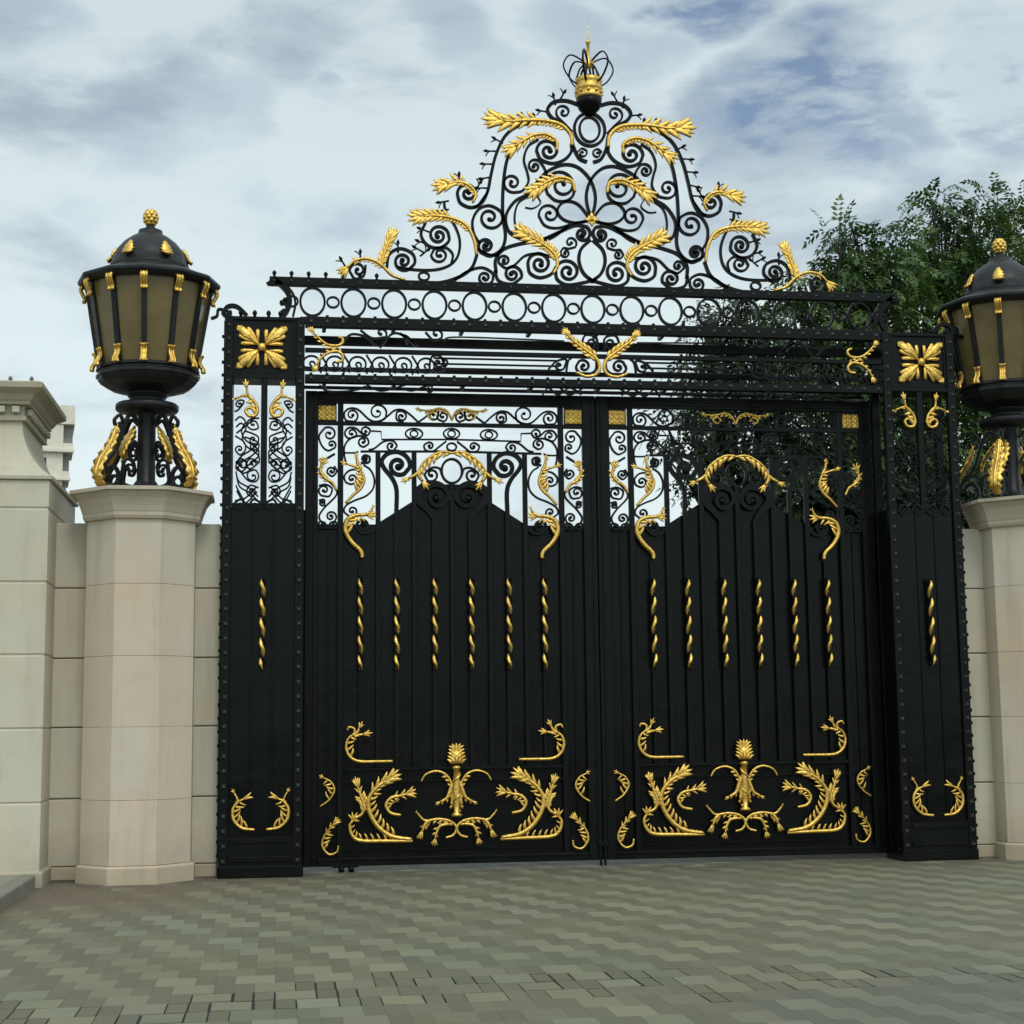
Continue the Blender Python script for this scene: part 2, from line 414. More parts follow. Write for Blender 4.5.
def pn(sc,d,r=.6):
    n=nt.nodes.new('ShaderNodeTexNoise');n.inputs['Scale'].default_value=sc;n.inputs['Detail'].default_value=d;n.inputs['Roughness'].default_value=r;Lk(g.outputs['Position'],n.inputs['Vector']);return n.outputs['Fac']
def pmix(f,a,bb,mode='MIX'):
    x=nt.nodes.new('ShaderNodeMix');x.data_type='RGBA';x.blend_type=mode
    if isinstance(f,float): x.inputs[0].default_value=f
    else: Lk(f,x.inputs[0])
    for i,q in((6,a),(7,bb)):
        if isinstance(q,tuple): x.inputs[i].default_value=(*q,1)
        else: Lk(q,x.inputs[i])
    return x.outputs[2]
def pr(v,a,bb,c=0.,d=1.):
    r=nt.nodes.new('ShaderNodeMapRange');r.interpolation_type='SMOOTHSTEP';Lk(v,r.inputs['Value'])
    for k,q in(('From Min',a),('From Max',bb),('To Min',c),('To Max',d)): r.inputs[k].default_value=q
    return r.outputs['Result']
c=pmix(1.,ta.outputs['Color'],pmix(pr(pn(.55,4),.38,.62),(1.0,.965,.90),(.92,.965,.95)),'MULTIPLY')
c=pmix(pr(pn(1.1,6),.52,.78,0.,.32),c,(.105,.092,.07))            # brownish grime
c=pmix(pr(pn(120,3),.45,.8,0.,.4),c,(.06,.06,.05))
vd=nt.nodes.new('ShaderNodeVectorMath');vd.operation='DISTANCE';Lk(g.outputs['Position'],vd.inputs[0]);vd.inputs[1].default_value=(-1.75,14.6,0)
am=nt.nodes.new('ShaderNodeMath');am.operation='MULTIPLY';Lk(pr(vd.outputs['Value'],2.3,.3,0.,.9),am.inputs[0]);Lk(pr(pn(1.2,5),.28,.55),am.inputs[1])
c=pmix(am.outputs[0],c,(.135,.10,.072))                            # rusty-brown water stain by the pedestal
vd2=nt.nodes.new('ShaderNodeVectorMath');vd2.operation='DISTANCE';Lk(g.outputs['Position'],vd2.inputs[0]);vd2.inputs[1].default_value=(4.2,7.2,0)
a2=nt.nodes.new('ShaderNodeMath');a2.operation='MULTIPLY';Lk(pr(vd2.outputs['Value'],3.2,.6,0.,.55),a2.inputs[0]);Lk(pr(pn(.9,5),.3,.55),a2.inputs[1])
c=pmix(a2.outputs[0],c,(.090,.092,.078))                           # darker grey patch in the right foreground
sy=nt.nodes.new('ShaderNodeSeparateXYZ');Lk(g.outputs['Position'],sy.inputs[0])
a3=nt.nodes.new('ShaderNodeMath');a3.operation='MULTIPLY';Lk(pr(sy.outputs['Y'],14.9,16.1,0.,.75),a3.inputs[0]);Lk(pr(pn(3.,6),.34,.6),a3.inputs[1])
c=pmix(a3.outputs[0],c,(.075,.066,.05))                            # grit gathered along the threshold
Lk(c,pb.inputs['Base Color'])
bp=nt.nodes.new('ShaderNodeBump');bp.inputs['Strength'].default_value=.35;bp.inputs['Distance'].default_value=.006;Lk(pn(60,6),bp.inputs['Height']);Lk(bp.outputs['Normal'],pb.inputs['Normal'])
M_PAVE=m
UX,UY=.1145,.29
pv=MB();tints=[]
rp=random.Random(3)
def paver(x0,x1,y0,y1,light):
    # the old course across the drive has open joints; elsewhere the joints are filled flush
    ym=(y0+y1)/2; xm=(x0+x1)/2
    wob=9.02+.22*math.sin(xm*.9)+.12*math.sin(xm*2.3)-.012*xm*xm*.3
    jo=.0003
    if abs(ym-wob)<.42+.1*math.sin(xm*3.1): jo=rp.choice([.0003,.003,.005,.007,.009])
    q_=1. if jo>.001 else .3
    z=q_*rp.uniform(-.0015,.0015);tx,ty=q_*rp.uniform(-.002,.002),q_*rp.uniform(-.002,.002)
    x0+=jo;x1-=jo;y0+=jo*2.2;y1-=jo*2.2;e=.0015
    zz=lambda sx,sy:z+tx*sx+ty*sy
    vs=[(x0,y0,-.011),(x1,y0,-.011),(x1,y1,-.011),(x0,y1,-.011),
        (x0,y0,zz(-1,-1)-.0008),(x1,y0,zz(1,-1)-.0008),(x1,y1,zz(1,1)-.0008),(x0,y1,zz(-1,1)-.0008),
        (x0+e,y0+e,zz(-1,-1)),(x1-e,y0+e,zz(1,-1)),(x1-e,y1-e,zz(1,1)),(x0+e,y1-e,zz(-1,1))]
    fs=[(8,9,10,11)]
    for a in(0,4):
        for k in range(4): fs.append((a+k,a+(k+1)%4,a+4+(k+1)%4,a+4+k))
    pv.add(vs,fs)
    if light: base=rp.choice([.19,.205,.22,.195,.165,.175,.185,.15,.20,.21,.16]);col=(base,base*.955,base*rp.uniform(.62,.67))
    else: base=rp.choice([.128,.134,.14,.131,.145,.137,.155]);col=(base,base*rp.uniform(.94,.96),base*rp.uniform(.61,.66))
    tints.extend([col]*len(fs))
i0,i1=int(-8/UX),int(16/UX)
j0,j1=0,60
YT=18.6
for j in range(j0,j1):
    ya=YT-(j+1)*UY;yb=YT-j*UY
    for i in range(i0,i1):
        k=(i-j)%4
        if k==0: paver(i*UX,(i+2)*UX,ya,yb,True)
        elif k in(2,3): paver(i*UX,(i+1)*UX,ya,yb,False)
po=pv.build('paving',M_PAVE);struct(po)
set_tint(po,lambda p:tints[p.index])

# ------------------------------------------------------------------ raised pavement and kerb on the left
XK=-2.20
M_KERB=mat('kerb_stone',(.16,.152,.115),.85,0,(.215,.205,.155),3,.25,60)
M_SLAB=mat('pavement_slab',(.20,.19,.145),.85,0,(.25,.235,.185),2,.2,50)
kb=MB();y=3.0
while y<15.5: kb.box(XK-.14,XK,y+.003,min(y+.9,15.5)-.003,-.02,.125,.012);y+=.9
struct(kb.build('kerb',M_KERB))
sb=MB();y=3.0
while y<15.2:
    for k in range(5): sb.box(XK-.143-(k+1)*.9+.003,XK-.143-k*.9-.003,y+.003,y+.6-.003,-.02,.118,.006)
    y+=.6
struct(sb.build('pavement',M_SLAB))

# ------------------------------------------------------------------ stone walls, pedestals
rs=random.Random(11)
def tinted(o,z0,h,amp=.05):
    w=o.location
    def f(p):
        c=sum((o.data.vertices[v].co for v in p.vertices),Vector())/len(p.vertices)
        k=int(((c.z+w.z)-z0)//h); 
        r=random.Random(k*7+int((c.x+w.x)*3)*13)
        a=1+r.uniform(-amp,amp); t=r.uniform(-.014,.02)
        return (a*(1+t),a,a*(1-t*1.6))
    set_tint(o,f)
JZ=[0.13]+[Z(206,yy,16.3) for yy in (796,726,658,589)]+[Z(206,524.5,16.3)]
def wall_run(name,label,x0,x1,cat='wall'):
    r=thing(name,label,cat,((x0+x1)/2,16.45,0))
    st=MB()
    for a,bb in zip(JZ[:-1],JZ[1:]): st.box(x0,x1,16.21,16.75,a+.006,bb-.006,.008)
    o=st.build('stone_course',M_STONE2,r);tinted(o,JZ[0],.68,.03)
    p=MB();p.box(x0,x1,16.19,16.77,0,JZ[0]-.002,.01);o=p.build('plinth',M_STONE,r);set_tint(o,lambda p:(.93,.92,.88))
    q=MB();q.box(x0+.004,x1-.004,16.222,16.738,.02,JZ[-1]-.02);q.build('mortar_core',M_JOINT,r)
    return r
PEDX=-1.34;PEDY=16.16;PEDR=2*XC+1.275+.11
wall_run('stone_wall','narrow strip of beige stone wall between grey block pier and left lamp pedestal',-2.2,PEDX-.42)
wall_run('stone_wall','narrow strip of beige stone wall between left lamp pedestal and black iron pier',PEDX+.42,-.575)
wall_run('stone_wall','narrow strip of beige stone wall between black iron pier and right lamp pedestal',2*XC+.575,PEDR-.42)

def octa(cx,cy,r,z): 
    R_=r/math.cos(PI/8)
    return [(cx+R_*math.cos(PI/8+k*PI/4),cy+R_*math.sin(PI/8+k*PI/4),z) for k in range(8)]
zc0=Z(140,519,15.7);zc1=Z(137,486.5,15.55)
def pedestal(cx,label):
    r=thing('lamp_pedestal',label,'pedestal',(cx,PEDY,0),'stone lamp pedestals beside the gate')
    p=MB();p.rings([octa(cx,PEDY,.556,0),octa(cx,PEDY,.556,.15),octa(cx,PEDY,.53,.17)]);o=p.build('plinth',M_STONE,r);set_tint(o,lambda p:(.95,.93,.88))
    s=MB();zz=[.172]+JZ[1:5]+[zc0+.004]
    for a,bb in zip(zz[:-1],zz[1:]):
        s.rings([octa(cx,PEDY,.5185,a+.0015),octa(cx,PEDY,.52,a+.004),octa(cx,PEDY,.52,bb-.004),octa(cx,PEDY,.5185,bb-.0015)])
    o=s.build('shaft',M_STONE,r);tinted(o,.17,.68,.025)
    c=MB();h=zc1-zc0
    prof=[(.55,0),(.565,.03),(.565,.06),(.572,.075),(.585,.12),(.615,.2),(.655,.255),(.69,.265),(.69,.30)]
    prof=[(a,zc0+q*h/.30) for a,q in prof]
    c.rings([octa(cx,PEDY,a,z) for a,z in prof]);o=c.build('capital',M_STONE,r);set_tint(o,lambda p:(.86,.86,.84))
    return r
pedestal(PEDX,'octagonal beige stone pedestal carrying the left lantern between block pier and iron gate')
pedestal(PEDR,'octagonal beige stone pedestal carrying the right lantern, cut off by the photo edge')

# big block pier at the left edge: coursed body, bell-shaped cove and cornice
YB=15.62
bx1=X(43.5,700,YB);bx0=bx1-3.2;by1=YB+2.0
r=thing('block_pier','massive grey-green block stone pier with coved top and dark cornice at left edge','stone pier',((bx0+bx1)/2,YB+1,0))
jz=[Z(20,yy,YB) for yy in (868,803.5,729,655,582,508,479)]
jz[0]=.115
def rect(off,z,ch=.0):
    return [(bx0-off,YB-off,z),(bx1+off-.0,YB-off,z),(bx1+off,by1+off,z),(bx0-off,by1+off,z)]
s=MB()
for a,bb in zip(jz[:-1],jz[1:]): s.rings([rect(-.012,a),rect(-.012,a+.004),rect(0,a+.016),rect(0,bb-.016),rect(-.012,bb-.004),rect(-.012,bb)])
o=s.build('block_course',M_STONE2,r);tinted(o,jz[0],.71,.02)
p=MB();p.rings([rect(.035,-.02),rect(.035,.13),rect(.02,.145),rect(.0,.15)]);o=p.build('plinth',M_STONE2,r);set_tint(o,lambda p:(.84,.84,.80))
zt=jz[-1]
z1=Z(20,415,YB);z2=Z(10,394,YB-.2)
xin=bx1-X(17,420,YB)       # how far the shaft draws in
pr_=[(.03,zt),(.035,zt+.03),(.0,zt+.045)]
for k in range(1,9):
    t=k/8;pr_.append((-xin*(math.sin(t*PI/2)**.9),zt+.045+(z1-zt-.045)*(t**1.15)))
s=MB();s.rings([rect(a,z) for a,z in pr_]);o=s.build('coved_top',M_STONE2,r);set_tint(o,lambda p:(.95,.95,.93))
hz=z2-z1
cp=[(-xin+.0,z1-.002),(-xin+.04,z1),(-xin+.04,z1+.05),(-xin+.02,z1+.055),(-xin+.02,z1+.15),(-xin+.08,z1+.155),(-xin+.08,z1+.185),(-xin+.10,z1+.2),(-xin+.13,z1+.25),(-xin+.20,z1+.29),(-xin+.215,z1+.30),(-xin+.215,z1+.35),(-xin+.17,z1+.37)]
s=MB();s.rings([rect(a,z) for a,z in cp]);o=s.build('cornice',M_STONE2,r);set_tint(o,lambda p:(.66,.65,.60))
x=bx1-xin-.02
s=MB()
while x>bx1-xin-1.6: s.box(x-.07,x,YB+xin-.075,YB+xin-.022,z1+.075,z1+.14,.006);x-=.14
y=YB+xin+.1
while y<by1-xin: s.box(bx1-xin+.022,bx1-xin+.075,y,y+.07,z1+.075,z1+.14,.006);y+=.14
o=s.build('dentil_band',M_STONE2,r);set_tint(o)
M_DARK=mat('black_paint',(.012,.013,.012),.5)
for xx in (bx1-xin+.10,bx1-xin-.10):
    s=MB();s.lathe((xx,YB+xin-.15),[(.014,z1+.36),(.014,z1+.38),(.022,z1+.385),(.018,z1+.405),(.006,z1+.42)],8);s.build('bird_spike',M_KERB,r)

# ------------------------------------------------------------------ distant cream apartment block at the left
Yb=165.
pc=at(63,450,Yb);az=Z(60,405.5,Yb);zs_=(Z(60,424,Yb)-Z(60,452,Yb))
r=thing('apartment_building','distant cream apartment block with grey-shaded recessed balconies behind the block pier','building',(pc.x,Yb,0))
def bpart(name,m,par,*bx):
    q=MB()
    for k in bx: q.box(k[0]+pc.x,k[1]+pc.x,k[2]+Yb,k[3]+Yb,k[4],k[5])
    return q.build(name,m,par)
fl=Z(60,424,Yb)
bpart('wall',M_CREAM,r,(-26,0,0,14,0,fl-.02))
xe=X(75,420,Yb)-pc.x
bpart('parapet',M_CREAM,r,(-26.2,xe,-.15,14.2,fl,az))
for k in range(8):
    zt_=fl-k*zs_;xx=xe-.12-k*.30
    bpart('balcony_recess',M_BSHADE,r,(0.003,max(.4,xx-.05),.9,5,zt_-zs_*.68,zt_-.001))
    bpart('balcony_parapet',M_CREAM,r,(0.003,max(.5,xx),-.05,5.4,zt_-zs_+.001,zt_-zs_*.681))
    bpart('balcony_slab',M_CREAM,r,(-9,max(.55,xx+.1),-.5,-.051,zt_-zs_-.05,zt_-zs_+.20))
for k in range(7):
    for q in range(5):
        x0=-1.6-q*3.4;z0=fl-zs_*.70-k*zs_
        wn_=bpart('window',M_WIN,r,(x0-1.5,x0,-.03,.05,z0,z0+1.4));bpart('sill',M_CREAM,wn_,(x0-1.65,x0+.15,-.12,.02,z0-.12,z0-.003))
r.rotation_euler=(0,0,math.atan2(-pc.x,Yb)+.02)

# ------------------------------------------------------------------ lanterns
LY=PEDY
def make_lamp(cx,label):
    Zs=lambda py:Z(146,py,LY)                 # silhouette heights
    k=LY/F
    c=(cx,LY)
    r=thing('gate_lantern',label,'lantern',(cx,LY,zc1),'lanterns on the stone pedestals')
    PH=-PI/2
    s=MB();s.lathe(c,[(.19,zc1),(.19,zc1+.04),(.15,zc1+.06),(.115,zc1+.12),(.092,zc1+.15),(.088,Zs(418)),(.10,Zs(415)),(.10,Zs(412))],20);s.build('pole',M_LAMP,r)
    s=MB();z=Zs(412);s.lathe(c,[(.12,z-.02),(.30,z+.0),(.315,z+.02),(.315,z+.06),(.30,z+.075),(.19,z+.085),(.175,z+.11),(.18,Zs(399)),(.205,Zs(396)),(.215,Zs(393))],24);s.build('collar',M_LAMP,r)
    s=MB();s.lathe(c,[(.20,Zs(394.5)),(.30,Zs(392.5)),(.40,Zs(389.5)),(.465,Zs(385.5)),(.49,Zs(382.5)),(.50,Zs(380.5)),(.515,Zs(379.5)),(.515,Zs(376.5)),(.49,Zs(375.5)),(.49,Zs(373.7)),(.515,Zs(372.8)),(.515,Zs(370.5)),(.48,Zs(369.3))],12,PH,smooth=False);s.build('basket',M_LAMP,r)
    zb,ztp=Zs(369.5),Zs(289);rb_,rt_=.475,.615
    for q in range(12):
        a0=PH+q*PI/6;a1=a0+PI/6
        v=[]
        for (rr,z) in((rb_,zb),(rt_,ztp)):
            for d in(0,-.008):
                for a in(a0+.02,a1-.02): v.append((cx+(rr+d)*math.cos(a),LY+(rr+d)*math.sin(a),z))
        s=MB();s.add(v,[(0,1,5,4),(2,6,7,3),(0,2,3,1),(4,5,7,6),(0,4,6,2),(1,3,7,5)]);s.build('glass_panel',M_GLASS,r)
    s=MB();s.lathe(c,[(.58,ztp-.012),(.655,ztp-.02),(.70,ztp+.01),(.715,ztp+.03),(.715,ztp+.055),(.68,ztp+.075),(.56,ztp+.12),(.46,ztp+.165),(.425,ztp+.18),(.425,ztp+.20)],12,PH,smooth=False);s.build('eave',M_LAMP,r)
    zd=ztp+.19;zt_=Zs(231);H_=zt_-zd
    s=MB();s.lathe(c,[(.40,zd),(.40,zd+.04),(.395,zd+.09*H_),(.375,zd+.28*H_),(.335,zd+.48*H_),(.27,zd+.67*H_),(.19,zd+.82*H_),(.14,zd+.88*H_),(.125,zd+.93*H_),(.12,zd+H_)],24,PH,smooth=True);s.build('dome',M_LAMP,r)
    # pine-cone finial
    zf0,zf1=zt_,Zs(210.5);h=zf1-zf0
    s=MB();s.lathe(c,[(.05,zf0-.01),(.07,zf0+.02),(.035,zf0+.05),(.05,zf0+.07)],10)
    f=s.build('finial',M_LAMP,r)
    s=MB();s.ball((cx,LY,zf0+.06+(h-.06)*.5),(h-.06)*.46,10,7,(.78,.78,1))
    for row in range(5):
        for q in range(7):
            a=q*2*PI/7+row*.45;t=-1.0+row*.5;rr=(h-.06)*.44*.78*math.cos(t)
            s.ball((cx+rr*math.cos(a),LY+rr*math.sin(a),zf0+.06+(h-.06)*(.5+.44*math.sin(t))),.032,6,4)
    s.build('gilt_pine_cone',M_GOLD,f)
    for q in range(12):
        a=PH+q*PI/6;U=Vector((math.cos(a),math.sin(a),0));W=Vector((-math.sin(a),math.cos(a),0));fr=(Vector((cx,LY,0)),U,Vector((0,0,1)),W)
        s=MB();s.sweep([(rb_+.008,zb-.01),(rt_+.008,ztp+.005)],.020,.026,fr,rect=True)
        rib=s.build('rib',M_LAMP,r)
        # upper gilt console: leaf curling out under the eave
        s=MB();P=[(rt_+.04,ztp+.01),(rt_+.062,ztp-.03),(rt_+.045,ztp-.08),(rt_+.018,ztp-.13),(rt_+.03,ztp-.165)]
        P=cat(P,4);n=len(P);s.sweep(P,[.018]*n,[.050*(1-.42*math.sin(PI*i/(n-1)*.8))*(1+.10*math.sin(i*2.2)) for i in range(n)],fr,n=8)
        for e in(-1,1):
            s.sweep([(p[0]+.014,p[1]) for p in P],[.010]*n,[.012]*n,(fr[0]+W*e*.026,U,fr[2],W),n=6)
        s.build('gilt_console',M_GOLD,rib)
        s=MB();P=cat([(rb_+.075,zb-.03),(rb_+.07,zb+.01),(rb_+.040,zb+.06),(rb_+.036,zb+.11),(rb_+.06,zb+.15)],4);n=len(P)
        s.sweep(P,[.02]*n,[.048*(1-.4*math.sin(PI*i/(n-1))) for i in range(n)],fr,n=8)
        for e in(-1,1): s.sweep([(p[0]+.016,p[1]) for p in P],[.010]*n,[.011]*n,(fr[0]+W*e*.022,U,fr[2],W),n=6)
        s.build('gilt_console',M_GOLD,rib)
        if q%2==1:
            s=MB();P=cat([(.425,zd+.20*H_),(.385,zd+.27*H_),(.365,zd+.40*H_),(.325,zd+.54*H_)],4);n=len(P)
            s.sweep(P,[.02]*n,[.062*math.sin(PI*(.22+.7*i/(n-1)))*(1+.25*math.sin(i*2.4)) for i in range(n)],fr,n=8)
            s.build('gilt_dome_leaf',M_GOLD,r)
    # four scrolled legs with gilt acanthus
    zp=zc1
    for q in range(4):
        a=-PI/2+PI/4+.06+q*PI/2
        U=Vector((math.cos(a),math.sin(a),0));W=Vector((-math.sin(a),math.cos(a),0));fr=(Vector((cx,LY,0)),U,Vector((0,0,1)),W)
        hgt=Zs(412)-zp
        s=MB()
        Q=path([(.10,zp+.84*hgt),(.22,zp+.93*hgt),(.31,zp+.78*hgt),(.40,zp+.5*hgt),(.53,zp+.32*hgt),(.60,zp+.15*hgt),(.52,zp+.035),(.40,zp+.07)],None,((.47,zp+.17),.8));s.sweep(Q,.015,.018,fr,rect=True)
        Q=path([(.31,zp+.80*hgt),(.36,zp+.90*hgt),(.43,zp+.84*hgt)],None,((.375,zp+.80*hgt),.7));s.sweep(Q,.012,.016,fr,rect=True)
        Q=path([(.10,zp+.12*hgt),(.20,zp+.07),(.32,zp+.13*hgt),(.30,zp+.36*hgt)],None,((.22,zp+.30*hgt),.9));s.sweep(Q,.012,.016,fr,rect=True)
        Q=path([(.10,zp+.5*hgt),(.16,zp+.62*hgt),(.23,zp+.55*hgt)],None,((.165,zp+.50*hgt),.8));s.sweep(Q,.011,.016,fr,rect=True)
        lg=s.build('scroll_leg',M_LAMP,r)
        s=MB()
        P=cat([(.56,zp+.04),(.645,zp+.16*hgt),(.60,zp+.34*hgt),(.49,zp+.52*hgt),(.42,zp+.68*hgt),(.40,zp+.80*hgt)],6);n=len(P)
        s.sweep(P,[.018]*n,[(.085*math.sin(PI*(.12+.84*(i/(n-1))**.9)))*(1+.28*math.sin(i*1.75)) for i in range(n)],fr,n=10)
        s.sweep([(p[0]+.014,p[1]) for p in P],[.012]*n,[.014]*n,fr,n=6)
        for e in(-1,1):
            for i in range(3,n-4,4):
                s.sweep([(P[i][0]+.012,P[i][1]),(P[i+3][0]+.018,P[i+3][1])],[.010,.006],[.012,.006],(fr[0]+W*e*.04,U,fr[2],W),n=6)
        s.build('gilt_acanthus',M_GOLD,lg)
        s=MB();P=cat([(.33,zp+.42*hgt),(.30,zp+.55*hgt),(.22,zp+.70*hgt),(.16,zp+.80*hgt)],6);n=len(P)
        s.sweep(P,[.016]*n,[(.065*math.sin(PI*(.12+.84*i/(n-1))))*(1+.25*math.sin(i*1.9)) for i in range(n)],fr,n=10);s.build('gilt_acanthus',M_GOLD,lg)
    return r
make_lamp(X(147,420,LY),'black and gilt lantern with olive glass on the left pedestal against open sky')
make_lamp(X(999.5,250,LY),'black and gilt lantern on the right pedestal in front of dark trees')

# ------------------------------------------------------------------ shared gilt pieces
def rosette(mb,x0,x1,z0,z1,y):
    """square rosette of four lobed corner leaves round a button"""
    cx,cz=(x0+x1)/2,(z0+z1)/2;hw,hh=(x1-x0)/2,(z1-z0)/2;fr=GF(y)
    for sx in(-1,1):
        for sz in(-1,1):
            def lobe(p0,p1,w,h):
                P=cat([p0,((p0[0]*.5+p1[0]*.5),(p0[1]*.5+p1[1]*.5)),p1],5);n=len(P)
                ra=[w*(.45+.55*min(1,i/(n-1)*1.5))*(1 if i<n-1 else .75) for i in range(n)]
                mb.sweep([(cx+sx*a*hw,cz+sz*c*hh) for a,c in P],ra,[h*.6]*n,fr,n=8,off=[h*math.sin(PI*(.1+.8*i/(n-1))) for i in range(n)])
            lobe((.12,.12),(.86,.86),hw*.17,.030)
            for (ex,ez,w) in((.56,.90,.10),(.17,.82,.085)):
                lobe((.14,.22),(ex,ez),hw*w,.022);lobe((.22,.14),(ez,ex),hw*w,.022)
            mb.box(cx+sx*hw*.70,cx+sx*hw*.98,y-.03,y-.001,cz+sz*hh*.70,cz+sz*hh*.98,.012)
            for (ex,ez) in((.80,.60),(.60,.80)): lobe((.3,.3),(ex,ez),hw*.08,.03)
    mb.ball((cx,y-.03,cz),hw*.17,10,6,(1,.7,1))

# ------------------------------------------------------------------ black iron piers
TP=Tr(225,380,7.877,YP+.05)
def make_pier(mir,label):
    mr=XC if mir else None
    x0,x1=-.556,.252;fw_=.088
    r=thing('iron_pier',label,'gate pier',((x0+x1)/2 if not mir else 2*XC-(x0+x1)/2,YP+.22,0),'iron piers flanking the gate')
    zt=Z(262,316,YP);zr0=Z(262,374,YP);zr1=Z(262,321,YP);zs=Z(262,502.5,YP)
    D_=.44
    for (a,b_) in((x0,x0+fw_),(x1-fw_,x1)):
        s=MB();s.box(a,b_,YP,YP+.075,.10,zt-.003,.004)
        n=int((zt-.2)/.145)
        for i in range(n+1): s.stud((a+b_)/2,YP,.16+i*(zt-.26)/n,.021,.026)
        s.build('corner_post',M_IRON,r,mir=mr)
        s=MB();s.box(a,b_,YP+D_-.075,YP+D_,.10,zt-.003,.004);s.build('corner_post',M_IRON,r,mir=mr)
    # edge studs seen in profile along the outer side
    s=MB();n=40;s.box(x0-.0065,x0-.0005,YP+.03,YP+.045,.15,zt-.05)
    for i in range(n): s.box(x0-.026,x0-.006,YP+.02,YP+.055,.2+i*(zt-.3)/n,.235+i*(zt-.3)/n,.006)
    s.build('edge_rivets',M_IRON,r,mir=mr)
    s=MB();s.box(x0-.004,x1+.012,YP-.025,YP+D_+.02,0,.115,.01);s.box(x0+fw_,x1-fw_,YP+.012,YP+.03,.117,.40);s.box(x0+fw_+.02,x1-fw_-.02,YP-.002,YP+.0115,.15,.20,.004);s.box(x0+fw_+.02,x1-fw_-.02,YP-.002,YP+.0115,.33,.375,.004)
    s.build('base',M_IRON,r,mir=mr)
    # sheet with vertical folds
    s=MB();xa,xb=x0+fw_+.002,x1-fw_-.002
    s.box(xa,xb,YP+.035,YP+.055,.402,zs)
    for f in(.33,.66):
        s.box(xa+(xb-xa)*f-.012,xa+(xb-xa)*f+.012,YP+.022,YP+.034,.45,zs-.05,.003)
    s.box(x0+.02,x0+.035,YP+.077,YP+D_-.077,.12,zs);s.box(x1-.035,x1-.02,YP+.077,YP+D_-.077,.12,zs)
    s.box(xa,xb,YP+D_-.05,YP+D_-.03,.12,zs)
    s.build('sheet_panel',M_SHEET,r,mir=mr)
    s=MB();s.box(x1-.06,x1+.11,YP+D_+.03,YP+D_+.045,.05,zs-.01);s.build('closing_strip',M_SHEET,r,mir=mr)
    s=MB()
    for k in range(4):
        cx=xa+(xb-xa)*(k+.5)/4;e=1 if k%2 else -1
        Q=path([(cx-e*.06,zs-.02),(cx-e*.02,zs+.035),(cx+e*.04,zs+.01)],None,((cx+e*.0,zs-.025),1.0));s.sweep(Q,.011,.016,GF(YP+.03),rect=True)
    s.box(xa,xb,YP+.022,YP+.034,zs-.045,zs-.025)
    s.build('sheet_trim',M_IRON,r,mir=mr)
    xm=(x0+x1)/2
    s=MB();s.box(xm-.032,xm+.032,YP+.02,YP+.07,zs-.02,zr0,.004);s.build('centre_bar',M_IRON,r,mir=mr)
    s=MB();s.box(x0+fw_,x1-fw_,YP+.012,YP+D_-.09,zr0-.045,zr0+.01,.004);s.box(x0+fw_,x1-fw_,YP+.03,YP+.05,zr0+.012,zr1+.01)
    s.box(x0+fw_,x1-fw_,YP+.006,YP+D_-.01,zr1+.012,zt-.004,.004)
    for (a,b_) in((x0+fw_+.004,x0+fw_+.024),(x1-fw_-.024,x1-fw_-.004)): s.box(a,b_,YP+.016,YP+.029,zr0+.012,zr1+.01)
    s.box(x0+.01,x0+.03,YP+.08,YP+D_-.08,zr0,zt-.01);s.box(x1-.03,x1-.01,YP+.08,YP+D_-.08,zr0,zt-.01)
    s.build('rosette_box',M_IRON,r,mir=mr)
    s=MB();rosette(s,X(235.5,346,YP),X(288,346,YP),Z(262,369.5,YP),Z(262,325,YP),YP+.025);s.build('gilt_rosette',M_GOLD,r,mir=mr)
    # lattice, front and back, mirrored about the centre bar
    for yy,sc in((YP+.05,1.),(YP+D_-.03,1.0)):
        s=MB();tr=Tr(225,380,7.877,YP+.05)
        q=MB()
        cnt=[0]
        def S(P,s0=None,s1=None,w=.0080):
            cnt[0]+=1
            if yy>YP+.2 and cnt[0]%2: return
            scroll(q,tr,P,s0,s1,w,.012,Y=YP+.05)
        S([(75,250),(110,230),(150,170),(110,160),(85,190)],None,(115,190,.8))
        S([(80,320),(120,290),(160,330),(130,400),(160,470),(230,520),(265,560),(265,610)],None,None)
        S([(270,300),(200,310),(170,350),(210,390),(260,380),(255,345)],None,(222,348,.8))
        S([(150,400),(210,420),(262,450),(255,500),(215,500)],None,(222,470,.9))
        S([(80,440),(150,490),(160,550),(120,590),(85,560)],None,(115,545,.9))
        S([(265,500),(200,555),(130,600),(85,660)],None,None)
        S([(265,650),(200,620),(165,670),(200,700),(245,670)],None,(215,660,.8))
        S([(85,640),(150,690),(270,600)],None,None)
        S([(120,720),(180,790),(240,800),(265,760),(240,710),(190,720)],None,(220,760,.9))
        S([(85,720),(110,800),(190,850),(262,920)],None,None)
        S([(265,850),(200,830),(170,880),(200,915),(240,890)],None,(208,880,.8))
        S([(85,830),(110,880),(150,950)],None,None)
        S([(180,650),(120,620),(85,690),(130,720),(170,690)],None,(130,665,.8))
        S([(80,950),(160,930),(250,840)],None,None)
        S([(90,420),(200,330),(262,250)],None,None)
        dy=yy-(YP+.05)
        n=len(q.v)
        xmid=xm
        s.add([(v[0],v[1]+dy,v[2]) for v in q.v],q.f,False)
        s.add([(2*xmid-v[0],v[1]+dy,v[2]) for v in q.v],[f[::-1] for f in q.f],False)
        s.build('scroll_lattice',M_IRON,r,mir=mr)
    # gilt scroll pair under the rosette and at the foot
    tz=Tr(210,260,5.12,YP)
